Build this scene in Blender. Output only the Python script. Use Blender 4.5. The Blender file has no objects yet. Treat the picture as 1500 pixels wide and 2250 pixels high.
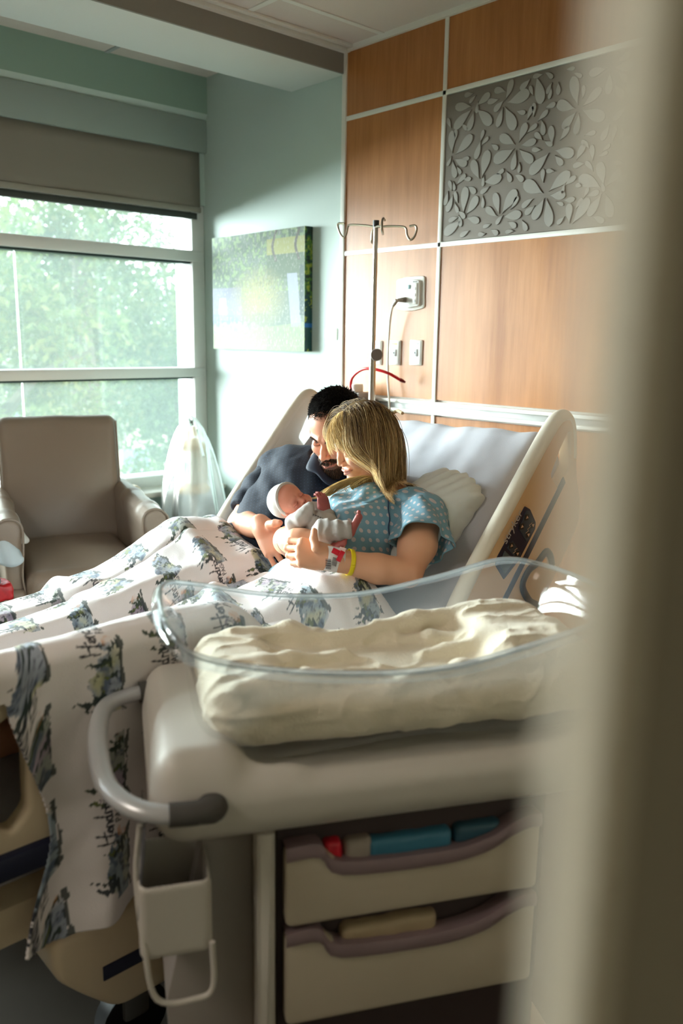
import bpy, bmesh, math, random
import numpy as np
from mathutils import Vector, Matrix, noise as mnoise

# ---------------------------------------------------------------- camera, light, exposure
scene = bpy.context.scene
COL = scene.collection
F_PX = 1850.0
CR = np.array([0.6707710, 0.7415283, 0.0142147])
CU = np.array([-0.1586679, 0.1247528, 0.9794188])
CF = np.array([-0.7244935, 0.6592211, -0.2013373])
CP = np.array([3.86423, -2.53488, 1.48])
cam_data = bpy.data.cameras.new('camera')
cam_data.sensor_fit = 'VERTICAL'; cam_data.sensor_height = 36.0; cam_data.sensor_width = 24.0
cam_data.lens = F_PX / 2250 * 36.0
cam_data.clip_start = 0.01; cam_data.clip_end = 200
cam_data.dof.use_dof = True; cam_data.dof.focus_distance = 2.35; cam_data.dof.aperture_fstop = 2.8
cam = bpy.data.objects.new('camera', cam_data); COL.objects.link(cam)
cam.matrix_world = Matrix([[CR[0], CU[0], -CF[0], CP[0]], [CR[1], CU[1], -CF[1], CP[1]], [CR[2], CU[2], -CF[2], CP[2]], [0, 0, 0, 1]])
scene.camera = cam

world = bpy.data.worlds.new('sky'); scene.world = world; world.use_nodes = True
wn = world.node_tree.nodes; wn.clear()
wout = wn.new('ShaderNodeOutputWorld'); wbg = wn.new('ShaderNodeBackground')
wbg.inputs[0].default_value = (0.86, 0.94, 1.0, 1); wbg.inputs[1].default_value = 4.5
world.node_tree.links.new(wbg.outputs[0], wout.inputs[0])

def sun(name, direction, strength, angle, color):
    l = bpy.data.lights.new(name, 'SUN'); l.energy = strength; l.angle = math.radians(angle); l.color = color
    o = bpy.data.objects.new(name, l); COL.objects.link(o)
    o.rotation_euler = Vector(direction).to_track_quat('-Z', 'Y').to_euler(); return o
sun('sky_sun', (1.0, 0.50, -0.20), 27.0, 46, (0.95, 0.98, 1.0))

def area(name, loc, size, power, color, rot=(0, 0, 0), portal=False):
    l = bpy.data.lights.new(name, 'AREA'); l.shape = 'RECTANGLE'; l.size, l.size_y = size; l.energy = power; l.color = color
    if portal: l.cycles.is_portal = True
    o = bpy.data.objects.new(name, l); COL.objects.link(o); o.location = loc; o.rotation_euler = rot; return o
area('window_portal', (-0.12, -1.95, 1.42), (1.5, 3.9), 1, (1, 1, 1), (0, math.radians(-90), 0), True)
area('warm_fill_light', (2.5, -3.6, 2.63), (1.1, 0.6), 24, (1.0, 0.88, 0.76))  # added warm fill from above, out of view

scene.view_settings.view_transform = 'Standard'; scene.view_settings.look = 'None'
scene.view_settings.exposure = 0.38; scene.view_settings.gamma = 1.0; scene.view_settings.use_curve_mapping = False
cy = scene.cycles
cy.use_denoising = True; cy.max_bounces = 9; cy.diffuse_bounces = 5; cy.glossy_bounces = 4; cy.transmission_bounces = 8
cy.transparent_max_bounces = 16; cy.caustics_reflective = False; cy.caustics_refractive = False; cy.sample_clamp_indirect = 6
cy.use_adaptive_sampling = True; cy.adaptive_threshold = 0.02
try: cy.denoiser = 'OPENIMAGEDENOISE'
except Exception: pass

# ---------------------------------------------------------------- coordinates
def W(px, py, z):
    """point of the room seen at pixel (px, py) of the 1500x2250 frame, z metres in front of the camera"""
    return CP + z * (CF + CR * (px - 750) / F_PX - CU * (py - 1125) / F_PX)
def WX(px, py, X):
    v = W(px, py, 1) - CP; return CP + v * (X - CP[0]) / v[0]
def WZ(px, py, Z):
    v = W(px, py, 1) - CP; return CP + v * (Z - CP[2]) / v[2]
def WYp(px, py, Y):
    v = W(px, py, 1) - CP; return CP + v * (Y - CP[1]) / v[1]
def depth(P): return float((np.array(P) - CP) @ CF)
def unit(v): v = np.array(v, float); return v / np.linalg.norm(v)
def pix(P):
    v = np.array(P, float) - CP; d = v @ CF
    return (750 + F_PX * (v @ CR) / d, 1125 - F_PX * (v @ CU) / d)

# ---------------------------------------------------------------- materials
MATS = {}
def srgb(*c):
    if len(c) == 1: c = c[0]
    return tuple(((x / 255) / 12.92 if x / 255 <= .04045 else ((x / 255 + .055) / 1.055) ** 2.4) for x in c)
def mat(name, rgb, rough=.5, metal=0, bump=0, bscale=60, var=0, vscale=8, sheen=0, coat=0, sss=0, spec=.5, trans=0, ior=1.45, attr=None, alpha=1, emit=0, stretch=None, translucent=0):
    if name in MATS: return MATS[name]
    m = bpy.data.materials.new(name); m.use_nodes = True; nt = m.node_tree; N = nt.nodes; L = nt.links
    b = N['Principled BSDF']; c = tuple(srgb(rgb)) + (1,)
    b.inputs['Base Color'].default_value = c; b.inputs['Roughness'].default_value = rough; b.inputs['Metallic'].default_value = metal
    b.inputs['Specular IOR Level'].default_value = spec; b.inputs['IOR'].default_value = ior
    b.inputs['Transmission Weight'].default_value = trans; b.inputs['Alpha'].default_value = alpha
    if sheen: b.inputs['Sheen Weight'].default_value = sheen
    if coat: b.inputs['Coat Weight'].default_value = coat; b.inputs['Coat Roughness'].default_value = .15
    if sss: b.inputs['Subsurface Weight'].default_value = sss; b.inputs['Subsurface Radius'].default_value = (.012, .005, .003); b.inputs['Subsurface Scale'].default_value = 1
    if emit: b.inputs['Emission Color'].default_value = c; b.inputs['Emission Strength'].default_value = emit
    tc = N.new('ShaderNodeTexCoord'); vec = tc.outputs['Object']
    if stretch:
        mp = N.new('ShaderNodeMapping'); mp.inputs['Scale'].default_value = stretch; L.new(vec, mp.inputs[0]); vec = mp.outputs[0]
    if attr:
        a = N.new('ShaderNodeAttribute'); a.attribute_name = attr; L.new(a.outputs['Color'], b.inputs['Base Color'])
    elif var:
        n = N.new('ShaderNodeTexNoise'); n.inputs['Scale'].default_value = vscale; n.inputs['Detail'].default_value = 6; L.new(vec, n.inputs['Vector'])
        r = N.new('ShaderNodeValToRGB'); r.color_ramp.elements[0].position = .3; r.color_ramp.elements[1].position = .7
        r.color_ramp.elements[0].color = tuple(x * (1 - var) for x in c[:3]) + (1,); r.color_ramp.elements[1].color = tuple(min(1, x * (1 + var)) for x in c[:3]) + (1,)
        L.new(n.outputs[0], r.inputs[0]); L.new(r.outputs[0], b.inputs['Base Color'])
    if bump:
        n = N.new('ShaderNodeTexNoise'); n.inputs['Scale'].default_value = bscale; n.inputs['Detail'].default_value = 4; L.new(vec, n.inputs['Vector'])
        bp = N.new('ShaderNodeBump'); bp.inputs['Strength'].default_value = bump; bp.inputs['Distance'].default_value = .01
        L.new(n.outputs[0], bp.inputs['Height']); L.new(bp.outputs[0], b.inputs['Normal'])
    if translucent:
        t = N.new('ShaderNodeBsdfTranslucent'); t.inputs[0].default_value = c
        mx = N.new('ShaderNodeMixShader'); mx.inputs[0].default_value = translucent
        L.new(b.outputs[0], mx.inputs[1]); L.new(t.outputs[0], mx.inputs[2]); L.new(mx.outputs[0], N['Material Output'].inputs[0])
    MATS[name] = m; return m
def clear_film(name, rgb, density, rough=.3, tint=(1, 1, 1)):
    """thin clear plastic or glass: mostly see-through, a little gloss, a little milk"""
    if name in MATS: return MATS[name]
    m = bpy.data.materials.new(name); m.use_nodes = True; nt = m.node_tree; N = nt.nodes; L = nt.links; N.clear()
    out = N.new('ShaderNodeOutputMaterial'); tr = N.new('ShaderNodeBsdfTransparent'); tr.inputs[0].default_value = tint + (1,)
    df = N.new('ShaderNodeBsdfDiffuse'); df.inputs[0].default_value = tuple(srgb(rgb)) + (1,)
    tl = N.new('ShaderNodeBsdfTranslucent'); tl.inputs[0].default_value = tuple(srgb(rgb)) + (1,)
    ad = N.new('ShaderNodeMixShader'); ad.inputs[0].default_value = .6; L.new(df.outputs[0], ad.inputs[1]); L.new(tl.outputs[0], ad.inputs[2])
    gl = N.new('ShaderNodeBsdfGlossy'); gl.inputs['Roughness'].default_value = rough
    m1 = N.new('ShaderNodeMixShader'); L.new(tr.outputs[0], m1.inputs[1]); L.new(ad.outputs[0], m1.inputs[2])
    if density > 0:
        n = N.new('ShaderNodeLayerWeight'); n.inputs[0].default_value = .35
        mu = N.new('ShaderNodeMath'); mu.operation = 'MULTIPLY_ADD'; mu.inputs[1].default_value = .5; mu.inputs[2].default_value = density
        L.new(n.outputs['Facing'], mu.inputs[0]); L.new(mu.outputs[0], m1.inputs[0])
    else: m1.inputs[0].default_value = -density
    fr = N.new('ShaderNodeFresnel'); fr.inputs[0].default_value = 1.45
    m2 = N.new('ShaderNodeMixShader'); L.new(fr.outputs[0], m2.inputs[0]); L.new(m1.outputs[0], m2.inputs[1]); L.new(gl.outputs[0], m2.inputs[2])
    L.new(m2.outputs[0], out.inputs[0]); MATS[name] = m; return m

# ---------------------------------------------------------------- object registry
def tag(o, label=None, cat=None, group=None, kind=None):
    if label: o['label'] = label
    if cat: o['category'] = cat
    if group: o['group'] = group
    if kind: o['kind'] = kind
    return o
def empty(name, loc=(0, 0, 0), label=None, cat=None, group=None, rz=0):
    o = bpy.data.objects.new(name, None); o.empty_display_size = .05; COL.objects.link(o); o.location = tuple(loc); o.rotation_euler.z = rz
    return tag(o, label, cat, group)
def wmat(o):
    M_ = Matrix.LocRotScale(o.location, o.rotation_euler, o.scale)
    return wmat(o.parent) @ o.matrix_parent_inverse @ M_ if o.parent else M_
def link_mesh(name, me, m, parent=None, keep=True):
    o = bpy.data.objects.new(name, me); COL.objects.link(o)
    for mm in (m if isinstance(m, (list, tuple)) else [m]):
        if mm: me.materials.append(mm)
    if parent:
        o.parent = parent
        if keep: o.matrix_parent_inverse = wmat(parent).inverted()
    return o
def copy_tree(o, parent=None):
    c = o.copy(); COL.objects.link(c)
    if parent: c.parent = parent
    for ch in [x for x in COL.objects if x.parent == o]: copy_tree(ch, c)
    return c

class MB:
    """collects shapes into one mesh"""
    def __init__(s): s.v = []; s.f = []; s.mi = []; s.cur = 0; s.M = None
    def _add(s, vs, fs):
        n = len(s.v)
        for p in vs:
            p = np.array(p, float)
            if s.M is not None: p = s.M[:3, :3] @ p + s.M[:3, 3]
            s.v.append(tuple(p))
        for f in fs: s.f.append(tuple(i + n for i in f)); s.mi.append(s.cur)
        return s
    def bm_add(s, bm):
        bm.verts.index_update(); s._add([v.co[:] for v in bm.verts], [[v.index for v in f.verts] for f in bm.faces]); bm.free(); return s
    def box(s, lo, hi, bev=0, seg=2):
        lo = np.array(lo, float); hi = np.array(hi, float); bm = bmesh.new(); bmesh.ops.create_cube(bm, size=1)
        for v in bm.verts: v.co = Vector((lo + hi) / 2) + Vector([v.co[i] * (hi[i] - lo[i]) for i in range(3)])
        if bev: bmesh.ops.bevel(bm, geom=bm.edges[:], offset=min(bev, min(abs(hi - lo)) * .49), segments=seg, profile=.5, affect='EDGES')
        return s.bm_add(bm)
    def obox(s, c, ax, half, bev=0, seg=2):
        """oriented box: centre, 3 axes rows, half sizes"""
        bm = bmesh.new(); bmesh.ops.create_cube(bm, size=2)
        for v in bm.verts: v.co = Vector([v.co[i] * half[i] for i in range(3)])
        if bev: bmesh.ops.bevel(bm, geom=bm.edges[:], offset=min(bev, min(half) * .98), segments=seg, profile=.5, affect='EDGES')
        A = np.array(ax, float)
        for v in bm.verts: v.co = Vector(np.array(c) + np.array(v.co) @ A)
        return s.bm_add(bm)
    def prism(s, poly, o, ex, ey, ez, depth, bev=0, holes=(), seg=2):
        """polygon (x,y) in plane (o,ex,ey) extruded along ez by depth, optional bevelled rims and holes"""
        o, ex, ey, ez = [np.array(a, float) for a in (o, ex, ey, ez)]
        bm = bmesh.new(); loops = []
        for lp in [poly] + list(holes):
            vs = [bm.verts.new(Vector((p[0], p[1], 0))) for p in lp]
            loops.append([bm.edges.new((vs[i], vs[(i + 1) % len(vs)])) for i in range(len(vs))])
        if holes: bmesh.ops.triangle_fill(bm, use_beauty=True, use_dissolve=True, edges=[e for l in loops for e in l])
        else: bm.faces.new([v for v in bm.verts])
        bmesh.ops.recalc_face_normals(bm, faces=bm.faces)
        r = bmesh.ops.extrude_face_region(bm, geom=bm.faces[:])
        for v in [g for g in r['geom'] if isinstance(g, bmesh.types.BMVert)]: v.co.z += depth
        bmesh.ops.recalc_face_normals(bm, faces=bm.faces)
        if bev:
            ed = [e for e in bm.edges if len(e.link_faces) == 2 and abs(e.verts[0].co.z - e.verts[1].co.z) < 1e-6 and e.link_faces[0].normal.angle(e.link_faces[1].normal, 0) > .6]
            bmesh.ops.bevel(bm, geom=ed, offset=bev, segments=seg, profile=.5, affect='EDGES')
        for v in bm.verts: v.co = Vector(o + ex * v.co.x + ey * v.co.y + ez * v.co.z)
        return s.bm_add(bm)
    def tube(s, pts, r, n=10, caps=True, closed=False, flat=None):
        pts = [np.array(p, float) for p in pts]; m = len(pts); rs = r if hasattr(r, '__len__') else [r] * m
        T = []
        for i in range(m):
            a = pts[(i - 1) % m] if (closed or i > 0) else pts[i]; b = pts[(i + 1) % m] if (closed or i < m - 1) else pts[i]
            T.append(unit(b - a + 1e-12))
        up = np.array([0, 0, 1.]) if abs(T[0][2]) < .9 else np.array([1., 0, 0])
        u = unit(np.cross(T[0], up)); vs = []; fs = []
        for i in range(m):
            u = unit(u - T[i] * (u @ T[i])); w = np.cross(T[i], u)
            for k in range(n):
                a = 2 * math.pi * k / n; vs.append(pts[i] + rs[i] * (u * math.cos(a) + w * math.sin(a) * (flat or 1)))
        for i in range(m if closed else m - 1):
            j = (i + 1) % m
            for k in range(n): fs.append((i * n + k, i * n + (k + 1) % n, j * n + (k + 1) % n, j * n + k))
        if caps and not closed: fs.append(tuple(range(n))[::-1]); fs.append(tuple((m - 1) * n + k for k in range(n)))
        return s._add(vs, fs)
    def lathe(s, prof, c, axis=(0, 0, 1), n=28, xs=1, ys=1):
        ax = unit(axis); t = np.array([1., 0, 0]) if abs(ax[0]) < .9 else np.array([0, 1., 0]); u = unit(np.cross(ax, t)); w = np.cross(ax, u); c = np.array(c, float)
        vs = [c + ax * h + r * (u * math.cos(2 * math.pi * k / n) * xs + w * math.sin(2 * math.pi * k / n) * ys) for r, h in prof for k in range(n)]
        fs = [(i * n + k, i * n + (k + 1) % n, (i + 1) * n + (k + 1) % n, (i + 1) * n + k) for i in range(len(prof) - 1) for k in range(n)]
        if prof[0][0] > 1e-6: fs.append(tuple(range(n))[::-1])
        if prof[-1][0] > 1e-6: fs.append(tuple((len(prof) - 1) * n + k for k in range(n)))
        return s._add(vs, fs)
    def grid(s, A):
        A = np.array(A, float); h, w = A.shape[:2]
        return s._add(A.reshape(-1, 3), [(i * w + j, i * w + j + 1, (i + 1) * w + j + 1, (i + 1) * w + j) for i in range(h - 1) for j in range(w - 1)])
    def build(s, name, m, parent=None, smooth=True, angle=40, mods=()):
        me = bpy.data.meshes.new(name); me.from_pydata(s.v, [], s.f)
        if any(s.mi): me.polygons.foreach_set('material_index', s.mi)
        if smooth:
            me.polygons.foreach_set('use_smooth', [True] * len(me.polygons))
            bm = bmesh.new(); bm.from_mesh(me); th = math.radians(angle)
            for e in bm.edges:
                if len(e.link_faces) == 2: e.smooth = e.calc_face_angle(0) < th
            bm.to_mesh(me); bm.free()
        me.validate(); o = link_mesh(name, me, m, parent)
        for k in mods:
            md = o.modifiers.new(k[0], k[0])
            for a, b in k[1].items(): setattr(md, a, b)
        return o
def structure(o): o['kind'] = 'structure'; return o
def rrect(x0, y0, x1, y1, r, n=5):
    out = []
    for cx, cy_, a0 in ((x1 - r, y1 - r, 0), (x0 + r, y1 - r, 90), (x0 + r, y0 + r, 180), (x1 - r, y0 + r, 270)):
        for k in range(n + 1):
            a = math.radians(a0 + 90 * k / n); out.append((cx + r * math.cos(a), cy_ + r * math.sin(a)))
    return out
def rpoly(pts, r, n=4):
    """round the corners of a polygon"""
    out = []; m = len(pts); rs = r if hasattr(r, '__len__') else [r] * m
    for i in range(m):
        p = np.array(pts[i], float); a = np.array(pts[i - 1], float) - p; b = np.array(pts[(i + 1) % m], float) - p
        la, lb = np.linalg.norm(a), np.linalg.norm(b); rr = min(rs[i], la * .45, lb * .45); A = p + a / la * rr; B = p + b / lb * rr
        for k in range(n + 1):
            t = k / n; out.append(tuple((1 - t) ** 2 * A + 2 * t * (1 - t) * p + t * t * B))
    return out
def spline(pts, n=8, closed=False):
    """Catmull-Rom through pts"""
    P = [np.array(p, float) for p in pts]; m = len(P); out = []
    for i in range(m if closed else m - 1):
        p0 = P[(i - 1) % m] if (closed or i > 0) else 2 * P[0] - P[1]; p1 = P[i]; p2 = P[(i + 1) % m]
        p3 = P[(i + 2) % m] if (closed or i + 2 < m) else 2 * P[-1] - P[-2]
        for k in range(n):
            t = k / n; out.append(.5 * ((2 * p1) + (-p0 + p2) * t + (2 * p0 - 5 * p1 + 4 * p2 - p3) * t * t + (-p0 + 3 * p1 - 3 * p2 + p3) * t ** 3))
    if not closed: out.append(P[-1])
    return out
_G = {}
def vnoise(P, s, seed=0):
    """smooth value noise in [-1,1] for an (N,3) array"""
    key = seed
    if key not in _G: _G[key] = np.random.RandomState(seed + 11).rand(32, 32, 32) * 2 - 1
    G = _G[key]; Q = np.asarray(P, float) * s + 100; i = np.floor(Q).astype(int); f = Q - i; f = f * f * (3 - 2 * f); i &= 31; j = (i + 1) & 31
    g = lambda a, b, c: G[a, b, c]
    x0, y0, z0 = i.T; x1, y1, z1 = j.T; fx, fy, fz = f.T
    return ((g(x0, y0, z0) * (1 - fx) + g(x1, y0, z0) * fx) * (1 - fy) + (g(x0, y1, z0) * (1 - fx) + g(x1, y1, z0) * fx) * fy) * (1 - fz) + \
           ((g(x0, y0, z1) * (1 - fx) + g(x1, y0, z1) * fx) * (1 - fy) + (g(x0, y1, z1) * (1 - fx) + g(x1, y1, z1) * fx) * fy) * fz
def fnoise(P, s, seed=0, o=3):
    return sum(vnoise(P, s * 2 ** k, seed + k) * .5 ** k for k in range(o))
def np_mesh(name, V, Fq, m, parent=None, colors=None, smooth=True, tri=False):
    me = bpy.data.meshes.new(name); V = np.asarray(V, np.float32); Fq = np.asarray(Fq, np.int32); k = Fq.shape[1]
    me.vertices.add(len(V)); me.vertices.foreach_set('co', V.ravel()); me.loops.add(Fq.size); me.loops.foreach_set('vertex_index', Fq.ravel())
    me.polygons.add(len(Fq)); me.polygons.foreach_set('loop_start', np.arange(0, Fq.size, k, dtype=np.int32)); me.polygons.foreach_set('loop_total', np.full(len(Fq), k, np.int32))
    me.update(calc_edges=True); me.validate(); me.polygons.foreach_set('use_smooth', np.full(len(me.polygons), smooth))
    if colors is not None:
        a = me.color_attributes.new('Col', 'FLOAT_COLOR', 'POINT'); c = np.ones((len(V), 4), np.float32); c[:, :3] = colors; a.data.foreach_set('color', c.ravel())
    return link_mesh(name, me, m, parent)

# ---------------------------------------------------------------- signed distance modelling
class Sdf:
    def __init__(s): s.ops = []; s.disp = None
    def _bb(s, pts, r): pts = np.array(pts, float); r = np.max(r); return pts.min(0) - r, pts.max(0) + r
    def cap(s, a, b, ra, rb, k=.01, sub=False):
        a = np.array(a, float); b = np.array(b, float); ab = b - a; L2 = ab @ ab + 1e-12
        def f(P):
            t = np.clip((P - a) @ ab / L2, 0, 1); return np.linalg.norm(P - a - t[:, None] * ab, axis=1) - (ra + (rb - ra) * t)
        s.ops.append((f, *s._bb([a, b], max(ra, rb)), k, sub)); return s
    def chain(s, pts, rs, k=.01, sub=False):
        if not hasattr(rs, '__len__'): rs = [rs] * len(pts)
        for i in range(len(pts) - 1): s.cap(pts[i], pts[i + 1], rs[i], rs[i + 1], k, sub)
        return s
    def ell(s, c, r, R=None, k=.01, sub=False):
        """ellipsoid; R rows are its axes"""
        c = np.array(c, float); r = np.array(r, float); R = np.eye(3) if R is None else np.array(R, float); mn = r.min()
        def f(P):
            q = (P - c) @ R.T; k0 = np.linalg.norm(q / r, axis=1); k1 = np.linalg.norm(q / (r * r), axis=1) + 1e-9; return k0 * (k0 - 1) / k1
        e = np.sqrt(((R.T * r) ** 2).sum(1)); s.ops.append((f, c - e, c + e, k, sub)); return s
    def fcap(s, a, b, ra, rb, n, flat, k=.01, sub=False):
        """flattened tapered capsule: thickness along n is flat * radius"""
        a = np.array(a, float); b = np.array(b, float); n = unit(n)
        S = np.eye(3) + np.outer(n, n) * (1 / flat - 1)
        a2, b2 = S @ a, S @ b; ab = b2 - a2; L2 = ab @ ab + 1e-12
        def f(P):
            Q = P @ S.T; t = np.clip((Q - a2) @ ab / L2, 0, 1); d = np.linalg.norm(Q - a2 - t[:, None] * ab, axis=1) - (ra + (rb - ra) * t)
            return d * flat if flat < 1 else d
        s.ops.append((f, *s._bb([a, b], max(ra, rb) * max(1, flat)), k, sub)); return s
    def rbox(s, c, h, rr, R=None, k=.01, sub=False):
        c = np.array(c, float); h = np.array(h, float); R = np.eye(3) if R is None else np.array(R, float)
        def f(P):
            q = np.abs((P - c) @ R.T) - h + rr; return np.linalg.norm(np.maximum(q, 0), axis=1) + np.minimum(q.max(1), 0) - rr
        e = (np.abs(R.T) * h).sum(1); s.ops.append((f, c - e, c + e, k, sub)); return s
    def plane(s, p, n, k=.002):
        """cut away the side the normal points to"""
        p = np.array(p, float); n = unit(n); f = lambda P: -((P - p) @ n)
        s.ops.append((f, np.full(3, -1e3), np.full(3, 1e3), k, True)); return s
    def ev(s, P, m=.03):
        d = np.full(len(P), .5); lo, hi = P.min(0), P.max(0)
        for f, a, b, k, sub in s.ops:
            mm = m + k
            if (a - mm > hi).any() or (b + mm < lo).any(): continue
            e = f(P)
            if sub: x, y = d, -e; h = np.maximum(k - np.abs(x - y), 0) / max(k, 1e-9); d = np.maximum(x, y) + h * h * k * .25
            else: x, y = d, e; h = np.maximum(k - np.abs(x - y), 0) / max(k, 1e-9); d = np.minimum(x, y) - h * h * k * .25
        if s.disp: d = d + s.disp(P)
        return d
    def mesh(s, vox, B=22):
        lo = np.min([o[1] for o in s.ops if not o[4]], 0) - .012; hi = np.max([o[2] for o in s.ops if not o[4]], 0) + .012
        n = np.ceil((hi - lo) / vox / B).astype(int); bs = B * vox
        g = np.stack(np.meshgrid(*[np.arange(k) for k in n], indexing='ij'), -1).reshape(-1, 3)
        Vk = []; Vp = []; Q = []
        ax = np.arange(-1, B + 1); L = np.stack(np.meshgrid(ax, ax, ax, indexing='ij'), -1).reshape(-1, 3); m = B + 2
        half = bs * .5 * math.sqrt(3) + .012
        for b in g:
            c = lo + (b + .5) * bs
            d0 = min([float(o[0](c[None])[0]) for o in s.ops if not o[4]])
            if abs(d0) > half + .02 and (d0 > 0 or d0 < -half - .04): continue
            idx = L + b * B; P = lo + idx * vox
            D = s.ev(P).reshape(m, m, m)
            if D.min() > 0 or D.max() < 0: continue
            S = D < 0; cnt = np.zeros((m - 1,) * 3); acc = np.zeros((m - 1,) * 3 + (3,))
            for a in range(3):
                sl0 = [slice(None)] * 3; sl1 = [slice(None)] * 3; sl0[a] = slice(0, -1); sl1[a] = slice(1, None)
                A0, A1 = D[tuple(sl0)], D[tuple(sl1)]; cr = S[tuple(sl0)] != S[tuple(sl1)]; t = np.where(cr, A0 / (A0 - A1 + 1e-20), 0)
                o1, o2 = [x for x in range(3) if x != a]
                for i in (0, 1):
                    for j in (0, 1):
                        sl = [slice(None)] * 3; sl[o1] = slice(i, m - 1 + i); sl[o2] = slice(j, m - 1 + j); sl = tuple(sl)
                        cnt += cr[sl]; tt = t[sl] * cr[sl]; acc[..., a] += tt; acc[..., o1] += i * cr[sl]; acc[..., o2] += j * cr[sl]
                # quads for edges starting at interior points
                I = np.argwhere(cr[tuple(slice(1, -1) if x != a else slice(1, m - 1) for x in range(3))]) + 1
                if len(I):
                    fl = S[tuple(sl0)][tuple(I.T)]; e1 = np.eye(3, dtype=int)[o1]; e2 = np.eye(3, dtype=int)[o2]
                    q = np.stack([I - e1 - e2, I - e2, I, I - e1], 1)
                    if a == 1: fl = ~fl
                    q[~fl] = q[~fl][:, ::-1]; Q.append(q + (b * B - 1))
            w = np.argwhere(cnt > 0); pos = acc[tuple(w.T)] / cnt[tuple(w.T)][:, None] + w
            Vk.append(w + b * B - 1); Vp.append(lo + (pos + b * B - 1) * vox)
        Vk = np.concatenate(Vk); Vp = np.concatenate(Vp); Q = np.concatenate(Q)
        key = lambda A: ((A[..., 0] + 8).astype(np.int64) * 100003 + A[..., 1] + 8) * 100003 + A[..., 2] + 8
        kk, first = np.unique(key(Vk), return_index=True); V = Vp[first]; F = np.searchsorted(kk, key(Q))
        return V, F
def soft_paint(V, base, blobs):
    """blobs: (centre, radii(3) or r, rows R or None, colour, strength)"""
    c = np.tile(np.array(srgb(base)), (len(V), 1))
    for ctr, r, R, colr, st in blobs:
        q = V - np.array(ctr)
        if R is not None: q = q @ np.array(R).T
        w = np.clip(1.25 - np.linalg.norm(q / np.array(r), axis=1), 0, 1) * st; w = np.clip(w, 0, 1)[:, None]; w = w * w * (3 - 2 * w)
        c = c * (1 - w) + np.array(srgb(colr)) * w
    return c
# ================================================================ room
ZC, XA, XB, Z1, Z2, Z3 = 2.65, 1.074, 1.621, 2.376, 1.838, 1.241
XR, YB, YG = 4.6, -4.4, -3.9          # right wall, back wall, far end of the window
M_green = mat('wall_paint', (184, 202, 196), .55, bump=.03, bscale=300)
M_white = mat('white_paint', (232, 232, 226), .5)
M_ceil = mat('ceiling_tile', (214, 205, 198), .9, bump=.15, bscale=220)
M_cream = mat('cream_wall', (160, 150, 132), .6)
M_trim = mat('white_trim', (228, 228, 222), .35)
M_alu = mat('pale_aluminium', (222, 224, 222), .38, metal=.1)
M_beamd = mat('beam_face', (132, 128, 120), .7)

def wood_mat():
    m = bpy.data.materials.new('cherry_laminate'); m.use_nodes = True; N = m.node_tree.nodes; L = m.node_tree.links; b = N['Principled BSDF']
    tc = N.new('ShaderNodeTexCoord'); mp = N.new('ShaderNodeMapping'); mp.inputs['Scale'].default_value = (34, 34, 2.2); L.new(tc.outputs['Object'], mp.inputs[0])
    n = N.new('ShaderNodeTexNoise'); n.inputs['Scale'].default_value = 1.6; n.inputs['Detail'].default_value = 9; n.inputs['Roughness'].default_value = .65; L.new(mp.outputs[0], n.inputs['Vector'])
    mp2 = N.new('ShaderNodeMapping'); mp2.inputs['Scale'].default_value = (5, 5, .9); L.new(tc.outputs['Object'], mp2.inputs[0])
    n2 = N.new('ShaderNodeTexNoise'); n2.inputs['Scale'].default_value = 1.4; n2.inputs['Detail'].default_value = 3; L.new(mp2.outputs[0], n2.inputs['Vector'])
    ad = N.new('ShaderNodeMath'); ad.operation = 'MULTIPLY_ADD'; ad.inputs[1].default_value = .45; L.new(n.outputs[0], ad.inputs[0]); 
    mu = N.new('ShaderNodeMath'); mu.operation = 'MULTIPLY'; mu.inputs[1].default_value = .55; L.new(n2.outputs[0], mu.inputs[0]); L.new(mu.outputs[0], ad.inputs[2])
    r = N.new('ShaderNodeValToRGB'); r.color_ramp.elements[0].position = .34; r.color_ramp.elements[1].position = .66
    r.color_ramp.elements[0].color = srgb(152, 94, 44) + (1,); r.color_ramp.elements[1].color = srgb(188, 128, 72) + (1,)
    L.new(ad.outputs[0], r.inputs[0]); L.new(r.outputs[0], b.inputs['Base Color']); b.inputs['Roughness'].default_value = .36
    return m
M_wood = wood_mat()

# floor, ceilings, walls
structure(MB().box((-.3, YB - .1, -.1), (XR + .1, .1, 0)).build('floor', mat('vinyl_floor', (72, 66, 60), .4, var=.12, vscale=5)))
ceil = MB().box((1.06, YB, ZC), (XR + .1, .1, ZC + .12))
structure(ceil.build('ceiling', M_ceil))
structure(MB().box((-.3, YB, 2.745), (.72, .1, 2.83)).build('ceiling.001', M_ceil))
structure(MB().box((-.3, 0, -.1), (XA - .012, .12, 2.85)).build('wall_head', M_green))
structure(MB().box((XA - .012, .006, -.1), (XR + .1, .12, 2.85)).build('wall_head.001', M_white))
# window wall: sill wall below, lintel above, pier at the far end
structure(MB().box((-.26, YB, -.1), (0, .0, .70)).build('wall_window', M_green))
structure(MB().box((-.26, YB, 2.14), (.0, .0, 2.85)).build('wall_window.001', M_green))
structure(MB().box((-.26, YB, .70), (.0, YG, 2.14)).build('wall_window.002', M_green))
structure(MB().box((-.26, YB - .12, -.1), (XR + .1, YB, 2.85)).build('wall_back', M_cream))
structure(MB().box((XR, YB, -.1), (XR + .12, .12, 2.85)).build('wall_right', M_cream))
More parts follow.
